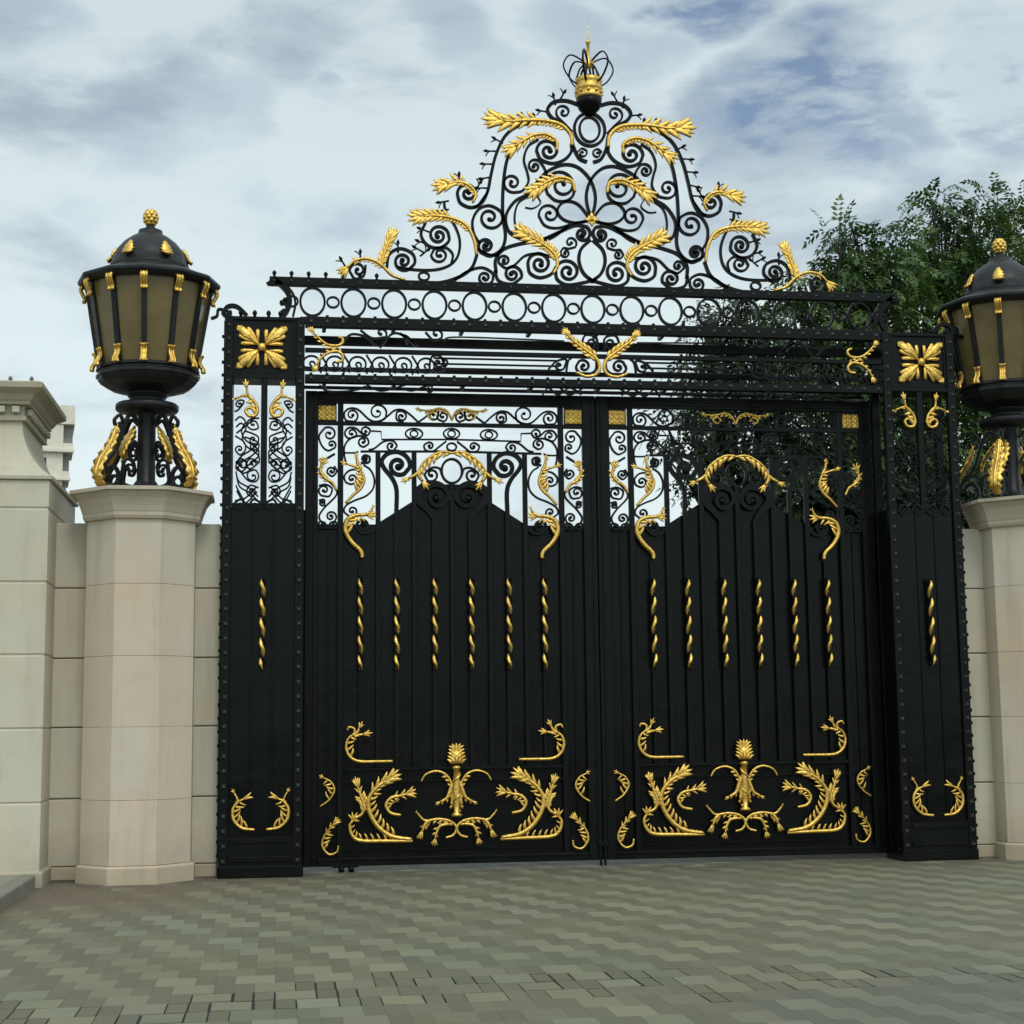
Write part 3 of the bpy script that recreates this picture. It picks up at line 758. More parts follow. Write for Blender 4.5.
    for e in(0,1):
        q=MB();Q=path(tz.ps([(188,655),(195,690),(232,730),(243,770),(228,797),(198,795),(182,775)]),None,(tz.p((210,770)),.45))
        acanthus(q,Q[::-1],YP+.01,stem=.019,L=.09,n=4,sides=(1,),tip=.10,tipn=3,w=.26,t0=.45,t1=.85,ang=1.1,tipspread=.7)
        Q=cat(tz.ps([(225,715),(190,690),(130,708)]),6);acanthus(q,Q,YP+.01,stem=.015,L=.05,n=2,tip=.07,tipn=3,tipspread=.5)
        if e: q.mirror(xm)
        q.build('gilt_scroll',M_GOLD,r,mir=mr)
    tz=Tr(210,690,5.12,YP)
    for e in(0,1):
        q=MB();Q=path(tz.ps([(228,716),(165,708),(122,668),(117,612),(142,575),(170,560)]))
        acanthus(q,Q,YP+.01,stem=.019,L=.115,n=7,sides=(-1,),tip=.13,tipn=2,w=.13,t0=.15,t1=.9,ang=1.1,curv=.45,tipspread=.5)
        Q=cat(tz.ps([(135,590),(140,560),(124,528)]),6);acanthus(q,Q,YP+.01,stem=.013,L=.03,n=1,tip=.05,tipn=3)
        if e: q.mirror(xm)
        q.build('gilt_scroll',M_GOLD,r,mir=mr)
    twist(r,xm,Z(262,670,YP),Z(262,577,YP),YP+.0,1,mr)
    # crest of the pier: buds, curled finial
    for xx in (x0+.16,x0+.3,x0+.44,x0+.56):
        s=MB();s.lathe((xx,YP+.05),[(.022,zt-.004),(.014,zt+.02),(.026,zt+.035),(.02,zt+.06),(.004,zt+.075)],8);s.build('bud',M_IRON,r,mir=mr)
    s=MB()
    Q=path([(x0+.22,zt+.01),(x0+.12,zt+.10),(x0+.03,zt+.10),(x0-.02,zt+.03)],None,((x0+.035,zt+.045),.5));s.sweep(Q,.02,.03,GF(YP+.05),rect=True)
    s.sweep(cat([(x0+.06,zt+.04),(x0-.06,zt+.07),(x0-.08,zt-.0),(x0-.14,zt-.03)],5),.014,.02,GF(YP+.05),rect=True)
    s.build('curled_crest',M_IRON,r,mir=mr)
    return r
def twist(parent,x,z0,z1,y,hand,mr):
    """dark rod strand wound with a gilt strand"""
    n=int((z1-z0)/.012);rad=.013;wl=.2
    def strand(ph,r0,fade):
        rg=[]
        for i in range(n+1):
            t=i/n;z=z1+(z0-z1)*t;a=hand*2*PI*(z1-z)/wl+ph
            k=min(1,math.sin(PI*t)*4+.12) if fade else 1
            cx,cy=x+rad*math.cos(a),y-.03+rad*math.sin(a)
            rg.append([(cx+r0*k*math.cos(q),cy+r0*k*math.sin(q),z) for q in [2*PI*q/8 for q in range(8)]])
        return rg
    s=MB();s.rings(strand(-PI*.5,.017,False),smooth=True);o=s.build('twisted_bar',M_IRON,parent,mir=mr)
    s=MB();s.rings(strand(PI*.5,.0225,True),smooth=True);s.build('gilt_twist',M_GOLD,o,mir=mr)
    return o
make_pier(False,'black riveted iron pier left of the gate with gilt rosette and sky behind lattice')
make_pier(True,'black riveted iron pier right of the gate with gilt rosette and trees behind lattice')

# ------------------------------------------------------------------ overthrow: lintel, oval frieze, crest and crown
def make_overthrow():
    r=thing('gate_overthrow','black wrought iron overthrow spanning the gate, with scrolled crest, gilt leaves and crown','gate overthrow',(XC,YP+.2,Z(590,387.5,YP)))
    xa=.256;xb=2*XC-xa
    def both(fn,name,m,parent=r,label=None):
        for e in(0,1):
            random.seed(hash(name)%1000 if False else len(name)*31)
            q=MB();fn(q)
            o=q.build(name,m,parent,mir=XC if e else None)
        return o
    def beam(name,za,zb,y,d,studs=0,x0=xa,x1=xb):
        s=MB();s.box(x0,x1,y,y+d,za,zb,.004)
        if studs:
            n=int((x1-x0)/.165)
            for i in range(n+1):
                xx=x0+.06+i*(x1-x0-.12)/n
                s.stud(xx,y,(za+zb)/2,.022,.024)
                s.box(xx-.016,xx+.016,y+.01,y+.04,zb+.001,zb+.02,.004)
        return s.build(name,M_IRON,r)
    zz=lambda py,Y=YP:Z(590,py,Y)
    beam('lintel_beam',zz(333),zz(323),YP+.01,.09,1)
    beam('lintel_bar',zz(357.5),zz(353.3),YP+.02,.05)
    beam('lintel_beam',zz(387.3),zz(379.5),YP+.01,.09,1)
    beam('lintel_beam',zz(351,YL),zz(342.5,YL),YL-.02,.06)
    beam('lintel_bar',zz(376.5,YL),zz(372.5,YL),YL-.02,.05)
    beam('lintel_bar',zz(390.6,YL),zz(387.6,YL),YL+.16,.04)
    for i in range(9):
        xx=xa+.2+i*(xb-xa-.4)/8
        for (pa,pb) in((330,326),(386,382.5)):
            s=MB();s.box(xx-.02,xx+.02,YP+.098,YL-.018,zz(pa),zz(pb),.003);s.build('cross_tie',M_IRON,r)
    T3=Tr(210,260,5.12,YP+.04);T4=Tr(400,260,5.12,YP+.04)
    def band(q):
        def S(t,P,s0=None,s1=None,w=.011): scroll(q,t,P,s0,s1,w,.014)
        S(T3,[(690,405),(730,380),(800,395),(850,440)])
        S(T3,[(770,360),(830,400),(900,395)],None,(875,375,.8))
        S(T3,[(1015,430),(985,385),(930,380),(870,450)])
        S(T4,[(0,380),(40,395),(80,445)],None,None);S(T4,[(0,375),(90,440)],None)
        S(T4,[(130,370),(170,410),(210,400),(215,380)],None,(185,380,.7))
        S(T4,[(225,415),(300,395),(840,415)],None,None,.006)
        # lattice of ovals, crosses and curls
        x=X(300,365,YP);za=zz(377.5);zb=zz(359);zm=(za+zb)/2;h=(zb-za)/2
        step=.235;k=0
        fr=GF(YP+.04)
        while x<X(432,365,YP):
            ring(q,(x+step*.5,zm),step*.36,h*.78,.0095,.014,YP+.04,24)
            q.sweep(cat([(x-step*.12,zb),(x+.02,zm+h*.2),(x+step*.14,zm),(x+.02,zm-h*.2),(x-step*.12,za)],5),.0095,.014,fr,rect=True)
            Q=path([(x+step*.12,za+.01),(x+step*.3,zm-h*.5),(x+step*.62,zm-h*.4)],None,((x+step*.5,zm-h*.1),.9));q.sweep(Q,.009,.013,fr,rect=True)
            x+=step
        for py in (361,366.5,371):
            q.box(X(434,365,YP),X(560,365,YP),YP+.04,YP+.06,zz(py+.9)+.006,zz(py-.9)+.006,.002)
        S(T4,[(150,560),(160,500),(200,490),(225,520)],None,(195,525,.9));S(T4,[(180,575),(230,560),(215,505)],None,(225,535,.5))
        S(T4,[(760,560),(800,520),(850,510),(840,555)],None,(815,540,.8))
        S(T4,[(1005,500),(1000,565),(940,590),(902,555),(915,520)],None,(940,545,1.1),.013)
        S(T4,[(1010,470),(1005,400),(950,385),(935,430),(970,455)],None,(975,425,1.0))
        S(T4,[(880,500),(860,520),(850,580)],None,None)
        # strip between lintel and leaves
        S(T4,[(0,655),(60,670),(120,650),(160,645),(165,672)],None,(148,660,.6),.008)
        S(T4,[(730,690),(760,655),(810,690),(870,655),(930,690)],None,None,.009)
        S(T4,[(820,655),(870,690),(940,655)],None,None,.009)
        S(T3,[(560,640),(600,670),(700,672),(800,655)],None,(790,655,.6),.008)
        S(T3,[(800,640),(880,670),(1000,640)],None,None,.008)
    both(band,'lintel_scrollwork',M_IRON)
    def g1(q):
        Q=path(T3.ps([(655,395),(678,405),(676,428),(650,441),(600,435),(560,405),(530,372)]))
        acanthus(q,Q,YP+.02,stem=.017,L=.07,n=6,sides=(1,),tip=.09,tipn=4,w=.26,t0=.35,ang=.7)
    def g2(q):
        Q=path(T3.ps([(640,525),(672,520),(680,492),(650,470),(600,480),(565,510),(548,540)]))
        acanthus(q,Q,YP+.02,stem=.017,L=.06,n=6,sides=(-1,),tip=.09,tipn=4,w=.26,t0=.35,ang=.7)
    def g3(q):
        Q=path(T4.ps([(900,580),(950,600),(1000,590),(1018,557),(1005,515),(965,480),(925,450),(885,420),(860,392)]))
        acanthus(q,Q,YP+.0,stem=.021,L=.10,n=7,sides=(1,-1),tip=.11,tipn=5,w=.26,t0=.5,ang=.6)
    both(g1,'gilt_leaf',M_GOLD);both(g2,'gilt_leaf',M_GOLD);both(g3,'gilt_leaf',M_GOLD)
    # oval frieze
    xs=X(312.5,303,YL);sp=(XC-xs)/7;zc=Z(590.4,309.3,YL)
    rx,rz=12.3*YL/F,14.6*YL/F
    for i in range(-7,8):
        s=MB();ring(s,(XC+i*sp,zc),rx,rz,.012,.02,YL,32);s.build('oval_ring',M_IRON,r)
    for i in range(-8,8):
        s=MB();ring(s,(XC+(i+.5)*sp,zc),min(.062,sp*.5-rx-.006),.056,.010,.018,YL,20);s.build('small_ring',M_IRON,r)
    xr0=X(269.5,278,YL);z0,z1=Z(590,294.3,YL),Z(590,286,YL)
    s=MB();s.box(xr0,2*XC-xr0,YL-.03,YL+.05,z0,z1,.005)
    n=38
    for i in range(n+1):
        xx=xr0+.05+i*(2*XC-2*xr0-.1)/n
        s.stud(xx,YL-.03,(z0+z1)/2,.016,.016)
    for i in list(range(0,7))+list(range(n-6,n+1)):
        xx=xr0+.05+i*(2*XC-2*xr0-.1)/n
        s.lathe((xx,YL+.01),[(.022,z1-.002),(.012,z1+.02),(.02,z1+.035),(.024,z1+.055),(.006,z1+.075)],8)
    s.build('crest_rail',M_IRON,r)
    s=MB();s.box(X(300,318,YL),2*XC-X(300,318,YL),YL-.02,YL+.03,Z(590,331,YL),Z(590,324.2,YL),.004);s.build('frieze_rail',M_IRON,r)
    def bracket(q):
        t=Tr(210,260,5.12,YL)
        q.sweep(cat(t.ps([(325,100),(365,130),(398,170),(408,215),(395,258),(372,292)]),6),.026,.03,GF(YL),rect=True)
        q.sweep(cat(t.ps([(395,135),(425,175),(437,225),(425,290)]),6),.012,.02,GF(YL),rect=True)
        scroll(q,t,[(395,258),(385,225),(365,212)],None,(372,222,.6),.013,.02)
        q.sweep(cat(t.ps([(330,95),(305,118),(292,126)]),5),.02,.02,GF(YL),rect=True)
        for pp in ((385,205),(378,262)): q.ball((*(lambda w:(w[0],YL,w[1]))(t.p(pp)),),.03)
    both(bracket,'end_bracket',M_IRON)
    # ---- crest scrollwork
    T=Tr(330,20,3.793,YL)
    def crest(q):
        def S(P,s0=None,s1=None,w=.0125): scroll(q,T,P,s0,s1,w,.018)
        B=.019
        S([(975,540),(945,525),(922,480),(912,432),(880,395),(840,370),(825,340),(850,312),(900,308),(960,330),(975,336)],None,None,B)
        S([(918,425),(890,395),(866,372)],None,(886,350,1.3),.011)
        S([(940,500),(955,488),(972,495)],None,(957,505,.9),.009)
        S([(800,388),(720,400),(665,440),(630,510),(610,590),(598,650),(575,695),(535,712),(495,695),(483,665)],None,(522,658,1.4),.017)
        S([(915,470),(915,500),(890,530),(845,545),(800,530),(783,498)],None,(828,497,1.5),.017)
        S([(680,500),(665,560),(656,640),(655,740),(665,820),(650,870),(610,895),(573,882)],None,(592,858,1.4),.018)
        S([(568,850),(545,810),(541,760),(565,718),(605,705),(645,725),(655,752)],None,(607,750,1.3),.015)
        S([(790,455),(752,480),(735,530),(748,580),(752,615),(730,648),(700,655)],None,(692,618,1.4),.013)
        S([(825,600),(812,562),(795,537)],None,(776,556,1.4),.013)
        S([(745,665),(790,610),(825,575),(885,550),(940,560),(985,605),(1005,660),(1003,710),(988,755)],None,None,.017)
        S([(925,625),(922,665),(895,687),(855,685),(825,660)],None,(878,628,1.5),.015)
        S([(745,665),(700,690),(668,740),(672,790),(700,820),(760,835),(830,830),(880,800),(905,780)],None,None,.017)
        S([(760,665),(715,695),(700,745),(708,795),(740,820)],None,None,.011)
        S([(785,668),(798,695),(770,715),(740,712)],None,None,.007)
        S([(985,760),(920,775),(860,790),(815,780),(792,745)],None,(833,738,1.3),.013)
        S([(988,758),(940,700),(890,690),(862,722),(882,755),(930,770),(988,760)],None,None,.015)
        S([(630,960),(628,910),(660,870),(720,850),(800,835),(870,805),(930,780),(972,785)],None,(957,812,1.4),.018)
        S([(858,935),(838,965),(795,978),(758,960),(750,925)],None,(795,925,1.6),.017)
        S([(850,900),(790,888),(740,895),(700,930),(668,942),(640,922)],None,(662,914,1.2),.013)
        S([(625,950),(640,990),(690,1002),(726,978)],None,(692,965,1.5),.016)
        S([(470,990),(520,955),(575,940),(615,960),(618,985)],None,(588,978,1.4),.014)
        S([(930,862),(905,868),(885,866),(874,882)],(912,845,1.1),(893,884,1.1),.011)
        S([(1010,985),(960,997),(900,1005),(862,985),(855,950)],None,(902,955,1.6),.017)
        S([(988,835),(952,870),(944,915),(962,962),(1002,995)],None,None,.018)
        S([(558,890),(538,940),(500,970),(450,990),(400,1000)],None,None,.018)
        S([(432,690),(440,730),(475,785),(492,840),(485,895),(455,930),(400,948),(320,948),(255,938)],None,None,.014)
        S([(215,940),(225,890),(265,868),(310,885),(322,920),(300,946)],None,(278,916,1.5),.016)
        S([(362,770),(345,815),(370,855),(415,865),(450,840),(448,808)],None,(411,818,1.6),.016)
        S([(460,925),(465,890),(440,865),(400,868),(383,893)],None,(416,890,1.3),.013)
        S([(135,930),(128,970),(95,982),(75,955)],None,(106,950,1.2),.013)
        S([(640,895),(600,890),(560,870)],None,None,.013)
        S([(545,712),(560,705),(600,650)],None,None,.012)
        c=T.p((356,973));ring(q,c,.055,.045,.012,.018,YL,20)
        c=T.p((962,555));
        # thorns along the outline
        for (px,py,a) in [(850,298,100),(884,283,60),(803,345,170),(778,374,110),(634,455,150),(606,497,180),(592,546,180),(584,600,190),(572,637,180),(490,598,90),(425,690,190),(425,722,190),(352,795,160),(332,868,150),(362,880,40),(258,858,90),(115,893,90),(48,918,120),(565,625,60),(345,842,160),(730,372,100),(545,648,120)]:
            x,z=T.p((px,py));a=math.radians(a);dx,dz=math.cos(a),math.sin(a)
            P=[(x-dx*.075,z-dz*.075),(x+dx*.02,z+dz*.02),(x+dx*.035,z+dz*.035),(x+dx*.05,z+dz*.05),(x+dx*.075,z+dz*.075)]
            q.sweep(P,[.012,.009,.02,.017,.004],[.012,.009,.02,.017,.004],GF(YL),n=6)
            q.sweep(cat([(x,z),(x+dx*.03-dz*.03,z+dz*.03+dx*.03),(x+dx*.045-dz*.06,z+dz*.045+dx*.06)],3),.007,.007,GF(YL),n=5)
    both(crest,'scrollwork',M_IRON)
    for (rx_,rz_,wd) in((.170,.187,.016),(.112,.140,.013)):
        s=MB();c=at(587.3,129.6,YL);ring(s,(XC,c.z),rx_,rz_,wd,.02,YL,40);s.build('cartouche_ring',M_IRON,r)
    G=[]
    def leafdef(P,**kw):
        def f(q):
            acanthus(q,cat(T.ps(P),6),YL-.02,**kw)
        both(f,'gilt_leaf',M_GOLD)
    leafdef([(918,480),(910,435),(870,398),(800,384),(735,384),(690,388),(655,385)],stem=.026,L=.085,n=8,sides=(1,),tip=0.256,tipn=5,w=.26,t0=.25,tb=.60,blade=5,ang=1.1,tipspread=1.15)
    leafdef([(858,500),(858,462),(820,437),(770,440),(725,465),(700,482)],stem=.022,L=.075,n=7,sides=(1,),tip=0.192,tipn=4,w=.28,t0=.2,tb=.62,blade=4,ang=1.1,tipspread=1.15)
    leafdef([(928,655),(915,612),(870,600),(825,615),(790,638)],stem=.022,L=.07,n=6,sides=(1,),tip=0.205,tipn=4,w=.28,t0=.2,tb=.55,blade=5,ang=1.1,tipspread=1.15)
    leafdef([(845,965),(862,930),(848,888),(805,852),(750,822)],stem=.022,L=.075,n=6,sides=(1,-1),tip=0.218,tipn=4,w=.28,t0=.3,tb=.55,blade=5,ang=1.0,tipspread=1.15)
    leafdef([(540,695),(552,665),(530,632),(490,617),(445,626)],stem=.019,L=.06,n=6,sides=(1,),tip=0.205,tipn=4,w=.28,t0=.2,tb=.58,blade=4,ang=1.1,tipspread=1.1)
    leafdef([(555,895),(545,835),(515,780),(465,755),(400,745),(355,748)],stem=.022,L=.07,n=8,sides=(1,),tip=0.205,tipn=4,w=.28,t0=.35,tb=.66,blade=6,ang=1.05,tipspread=1.15)
    leafdef([(195,940),(202,900),(215,865),(225,840)],stem=.022,L=.09,n=4,sides=(1,-1),tip=0.179,tipn=4,w=.28,t0=.1,tb=.35,blade=5,ang=.7,tipspread=.8)
    leafdef([(285,988),(235,970),(195,932),(145,908),(95,915),(65,942)],stem=.020,L=.06,n=7,sides=(1,),tip=0.141,tipn=4,w=.28,t0=.4,tb=.8,blade=2,ang=1.1,tipspread=1.2)
    s=MB();c=at(591.3,220.5,YL);fr=GF(YL-.03)
    for k in range(4): leaflet(s,(XC,c.z),k*PI/2+.0,.085,.03,fr,curve=0,lift=.2)
    for k in range(4): leaflet(s,(XC,c.z),k*PI/2+PI/4,.06,.022,fr,curve=0,lift=.2)
    s.ball((XC,YL-.04,c.z),.025);s.build('gilt_star',M_GOLD,r)
    # ---- crown
    zb=Z(586,99.5,YL);kx=YL/F
    s=MB();s.lathe((XC,YL),[(.03,Z(586,117,YL)),(.07,Z(586,113.5,YL)),(.115,Z(586,109.5,YL)),(.138,Z(586,104.5,YL)),(.145,zb+.0)],20);base=s.build('crown_bowl',M_IRON,r)
    h=Z(586,80,YL)-zb
    s=MB();s.lathe((XC,YL),[(.140,zb),(.150,zb+.03),(.142,zb+.045),(.142,zb+.09),(.155,zb+.105),(.155,zb+.125),(.142,zb+.14),(.142,zb+h*.80),(.150,zb+h*.86),(.152,zb+h)],24)
    for k in range(10):
        a=k*PI/5+.1;s.ball((XC+.146*math.cos(a),YL+.146*math.sin(a),zb+.068),.022,6,4);s.ball((XC+.144*math.cos(a),YL+.144*math.sin(a),zb+h+.001),.013,6,4)
    cb=s.build('gilt_crown_band',M_GOLD,r)
    zt=Z(585,60,YL);zb2=zb+h
    for k in range(6):
        a=k*PI/3+.12;U=Vector((math.cos(a),math.sin(a),0));W=Vector((-math.sin(a),math.cos(a),0));s=MB()
        P=cat([(.135,zb2-.06),(.215,zb2+.0),(.285,zb2+(zt-zb2)*.52),(.265,zb2+(zt-zb2)*.92),(.20,zt+.04),(.09,zt-.0),(.02,zt-.06)],6)
        s.sweep(P,.009,.013,(Vector((XC,YL,0)),U,Vector((0,0,1)),W),n=6)
        P=cat([(.14,zb2+.0),(.10,zb2+(zt-zb2)*.5),(.03,zt-.04)],5);s.sweep(P,.010,.013,(Vector((XC,YL,0)),U,Vector((0,0,1)),W),n=6)
        s.build('crown_arch',M_IRON,cb)
    s=MB();z1_=Z(583,41,YL);z2_=Z(583,19,YL)
    s.lathe((XC,YL),[(.03,zt-.09),(.045,zt-.05),(.026,zt-.02),(.018,zt+.01),(.018,z1_-.03),(.030,z1_-.02),(.030,z1_),(.010,z1_+.01),(.007,(z1_+z2_)/2),(.003,z2_)],10)
    for k in range(6):
        a=k*PI/3;U=Vector((math.cos(a),math.sin(a),0));W=Vector((-math.sin(a),math.cos(a),0));fr=(Vector((XC,YL,0)),U,Vector((0,0,1)),W)
        leaflet(s,(.015,zt-.09),1.15,.12,.02,fr,curve=.5,lift=0)
    s.build('gilt_finial',M_GOLD,cb)
    return r
make_overthrow()

# ------------------------------------------------------------------ the two gate leaves
LC=X(452.7,610,YL)
def make_leaf(mir,label):
    mr=XC if mir else None
    xl,xr=X(304.5,600,YL),XC-.004
    zt,zb=Z(450,393.5,YL),.055
    r=thing('gate_leaf',label,'gate leaf',((xl+xr)/2 if not mir else 2*XC-(xl+xr)/2,YL,zb),'leaves of the double gate')
    ys=YL-.03;yf=YL+.03
    xs1=X(317.5,600,YL);xs2=2*LC-xs1       # inner edges of the stiles
    xm1,xm2=X(337.2,600,YL),X(343,600,YL)  # mullion between side strip and main field
    zr=Z(450,405.5,YL);zm0,zm1=Z(450,427,YL),Z(450,423.2,YL)
    zbot=Z(450,855,YL);zlow=Z(450,767.5,YL)
    for (a,b_) in((xl,xs1),(xs2,xr)):
        s=MB();s.box(a,b_,ys,yf,zb,zt-.003,.005)
        zz=.4
        while zz<zt-.2: s.ball(((a+b_)/2+.02,ys-.002,zz),.012,6,4);zz+=.32
        s.box(a+(b_-a)*.62,a+(b_-a)*.72,ys-.012,ys-.001,zb+.02,zt-.03,.003)
        s.build('stile',M_IRON,r,mir=mr)
    s=MB();s.box(xs1+.001,xs2-.001,ys,yf,zr,zt-.003,.005);s.box(xs1,xs2,ys-.012,ys-.001,zr+.03,zr+.05,.003);s.build('top_rail',M_IRON,r,mir=mr)
    s=MB();s.box(xs1+.001,xs2-.001,ys,yf,zb,zbot,.006);s.box(xs1,xs2,ys-.014,ys-.001,zbot-.03,zbot-.006,.004);s.build('bottom_rail',M_IRON,r,mir=mr)
    s=MB();s.box(xs1+.001,xs2-.001,ys+.006,yf-.01,zm0,zm1,.003);s.build('cross_bar',M_IRON,r,mir=mr)
    s=MB();s.box(xm2+.001,2*LC-xm2-.001,ys+.0,yf-.01,zlow-.02,zlow+.012,.004);s.box(xm2+.001,2*LC-xm2-.001,ys+.008,yf-.01,zlow-.14,zlow-.12,.004);s.build('cross_bar',M_IRON,r,mir=mr)
    for (a,b_) in((xm1,xm2),(2*LC-xm2,2*LC-xm1)):
        s=MB();s.box(a,b_,ys+.004,yf-.012,zbot+.001,zr-.001,.004);s.build('mullion',M_IRON,r,mir=mr)
    # backing sheet with gabled top
    zf=Z(450,524.5,YL);ap=Z(452,475,YL);xg=X(376,560,YL);zk=Z(452,489,YL);Lq=Tr(310,395,6.827,YL);gx_,gz_=Lq.p((735,702));zk=Lq.p((900,606))[1];gab=[Lq.p(q) for q in((736,701),(741,680),(756,650),(790,624),(840,609),(905,606))]
    s=MB();s.prism([(xs1-.03,zbot-.03),(xs2+.03,zbot-.03),(xs2+.03,zf),(2*LC-xg,zf)]+[(2*LC-a,c) for a,c in gab]+gab[::-1]+[(xg,zf),(xs1-.03,zf)],YL+.032,YL+.044)
    for x in (X(328,600,YL),2*LC-X(328,600,YL)): s.box(x-.010,x+.010,YL+.015,YL+.0315,zbot+.05,zf-.04,.002);
    s.build('backing_sheet',M_SHEET,r,mir=mr)
    for x in (xs1,2*LC-xm1):
        wd=xm1-xs1;s=MB();s.box(x+.002,x+wd-.002,YL-.008,YL+.008,zf-.05,zf-.03)
        for e in(-1,1):
            cx=x+wd*(.5+.25*e);Q=path([(cx+e*.05,zf-.03),(cx+e*.03,zf+.02),(cx-e*.02,zf+.01)],None,((cx+e*.005,zf-.02),1.0));s.sweep(Q,.011,.016,GF(YL),rect=True)
        s.build('sheet_trim',M_IRON,r,mir=mr)
    Lt=Tr(310,395,6.827,YL)
    ztop=Lt.p((600,392))[1]
    for px in (378,414.5,451.8):
        for x in ({X(px,600,YL),2*LC-X(px,600,YL)} if px<450 else {LC}):
            s=MB();top=ztop if px<450 else Lt.p((970,608))[1]
            s.box(x-.026,x+.026,ys+.012,yf-.012,zlow+.013,top,.003);s.build('flat_bar',M_IRON,r,mir=mr)
    # bars that end in volutes, with twisted gilt lengths
    za_,zb_=Z(450,577,YL),Z(450,670.5,YL)
    vol={396.5:([(592,800),(590,650),(560,570),(505,500),(490,450),(530,402),(600,390),(660,425),(682,485),(645,538)],(603,482,1.1)),
         434.5:([(852,900),(845,845),(800,780),(745,720),(732,670),(780,625),(860,608),(925,640),(943,700),(905,748)],(866,700,1.2))}
    for px in (360,396.5,434.5):
        for e in(0,1):
            x=X(px,620,YL)
            s=MB()
            if px in vol:
                P,sp=vol[px];PP=Lt.ps(P);PP[0]=(x,PP[0][1])
                Q=path([(x,zlow+.015),(x,za_)],None,None)+path(PP,None,(Lt.p(sp[:2]),sp[2]))
                s.sweep(Q,[.023]*len(Q) if px<400 else [.023+.022*max(0,math.sin(PI*max(0,min(1,(i/len(Q)-.12)/.45)))) for i in range(len(Q))],.02,GF(YL-.005),rect=True);s.ball((Q[-1][0],YL-.005,Q[-1][1]),.04)
            else: s.box(x-.018,x+.018,ys+.016,yf-.016,zlow+.015,Z(450,560,YL),.003)
            if e: s.mirror(2*LC-LC)
            s.build('volute_bar',M_IRON,r,mir=mr)
            twist(r,x if not e else 2*LC-x,zb_,za_,ys-.004,1,mr)
    def both(fn,name,m,ax=None):
        for e in(0,1):
            q=MB();random.seed(5);fn(q)
            if e:q.mirror(ax or LC)
            q.build(name,m,r,mir=mr)
    def S_(q,P,s0=None,s1=None,w=.010,t=Lt): scroll(q,t,P,s0,s1,w,.014)
    def upper(q):
        S=lambda *a,**k:S_(q,*a,**k)
        S([(300,182),(245,172),(235,122),(272,92),(330,102),(400,165),(450,182),(510,162),(522,115)],(285,138,1.2),(460,120,1.2))
        S([(480,182),(535,140),(580,105),(635,103),(690,140),(738,186)],None,None);S([(640,184),(592,168),(590,122)],None,(624,148,1.3))
        S([(740,186),(790,150),(830,110),(870,115)],None,(838,140,1.0));S([(880,110),(870,160),(910,182)],None,(905,145,1.0))
        # key pattern
        q.sweep(Lt.ps([(420,246),(485,250),(489,304),(970,304)]),.008,.014,GF(YL),rect=True)
        q.sweep(Lt.ps([(345,386),(970,386)]),.011,.016,GF(YL),rect=True)
        c=Lt.p((710,265));ring(q,c,.09,.055,.009,.014,YL,24);ring(q,c,.04,.035,.008,.013,YL,16)
        c=Lt.p((553,348))
        S([(930,316),(880,355),(840,384),(792,378),(778,345),(805,325)],None,(818,350,.9))
        S([(400,375),(440,365),(500,320),(560,312),(592,345),(572,377)],None,(553,348,1.0))
        S([(312,285),(262,296),(237,262),(262,226),(312,228),(350,260),(390,275),(413,248)],(284,262,.9),(375,250,1.0))
        S([(245,460),(235,415),(236,350),(272,300),(330,280),(385,292),(400,330),(370,355)],None,(362,318,1.0))
        S([(346,466),(400,460),(406,425),(380,412)],None,(377,438,.9),w=.013)
        S([(365,478),(412,512),(438,572),(430,640),(382,690),(302,722),(246,755),(232,795),(262,824)],None,(287,792,1.2))
        S([(345,545),(320,512),(270,516),(235,552),(242,592),(270,608)],None,(285,572,1.2))
        S([(440,900),(420,930),(360,940),(318,905)],None,(362,893,1.3),w=.017)
        # side strip
        S([(100,226),(62,280),(80,345),(122,380),(168,362)],(130,268,1.2),(146,338,1.0))
        S([(60,440),(100,440),(170,402)],None,None,w=.012)
        S([(165,485),(182,522),(152,555),(118,532)],None,(148,520,1.0))
        S([(60,620),(108,612),(150,640),(132,690),(80,688)],None,(97,650,1.1))
        S([(110,570),(175,640),(176,690),(100,768),(62,830),(92,880),(150,888),(178,845)],None,(142,830,1.3))
        S([(60,720),(95,715),(100,750)],None,(82,735,.8))
        S([(225,395),(300,395),(330,386)],None,None,w=.008)
    both(upper,'scrollwork',M_IRON)
    s=MB();c=Lt.p((962,265));ring(s,(LC,c[1]),.085,.055,.009,.014,YL,24);ring(s,(LC,c[1]),.04,.035,.008,.013,YL,16)
    c=Lt.p((962,355));ring(s,(LC,c[1]),.05,.04,.010,.014,YL,20);s.build('ring_ornament',M_IRON,r,mir=mr)
    s=MB();c=Lt.p((970,520));ring(s,(LC,c[1]),.108,.128,.013,.018,YL,32);s.build('centre_ring',M_IRON,r,mir=mr)
    def cs(q): S_(q,[(900,545),(882,502),(830,498),(785,540),(802,585)],None,(829,543,1.1),w=.012)
    both(cs,'centre_scroll',M_IRON)
    # gilt squares
    for x in (X(327,413,YL),2*LC-X(327,413,YL)):
        s=MB();zc=Z(327,413,YL);s.box(x-.092,x+.092,ys+.01,yf-.01,zc-.078,zc+.078,.006)
        for i in range(3):
            for j in range(3): s.ball((x-.058+i*.058,ys+.010,zc-.048+j*.048),.026,8,5,(1,.22,.9))
        s.build('gilt_square',M_GOLD,r,mir=mr)
        s=MB();s.box(x-.101,x+.101,ys+.02,yf-.012,zc-.0875,zr-.002);s.build('square_mount',M_IRON,r,mir=mr)
    T1=Tr(210,440,5.12,YL)
    T5=Tr(210,690,5.12,YL);T6=Tr(400,690,5.12,YL);LF=T6.p((291,700))[0]-.006
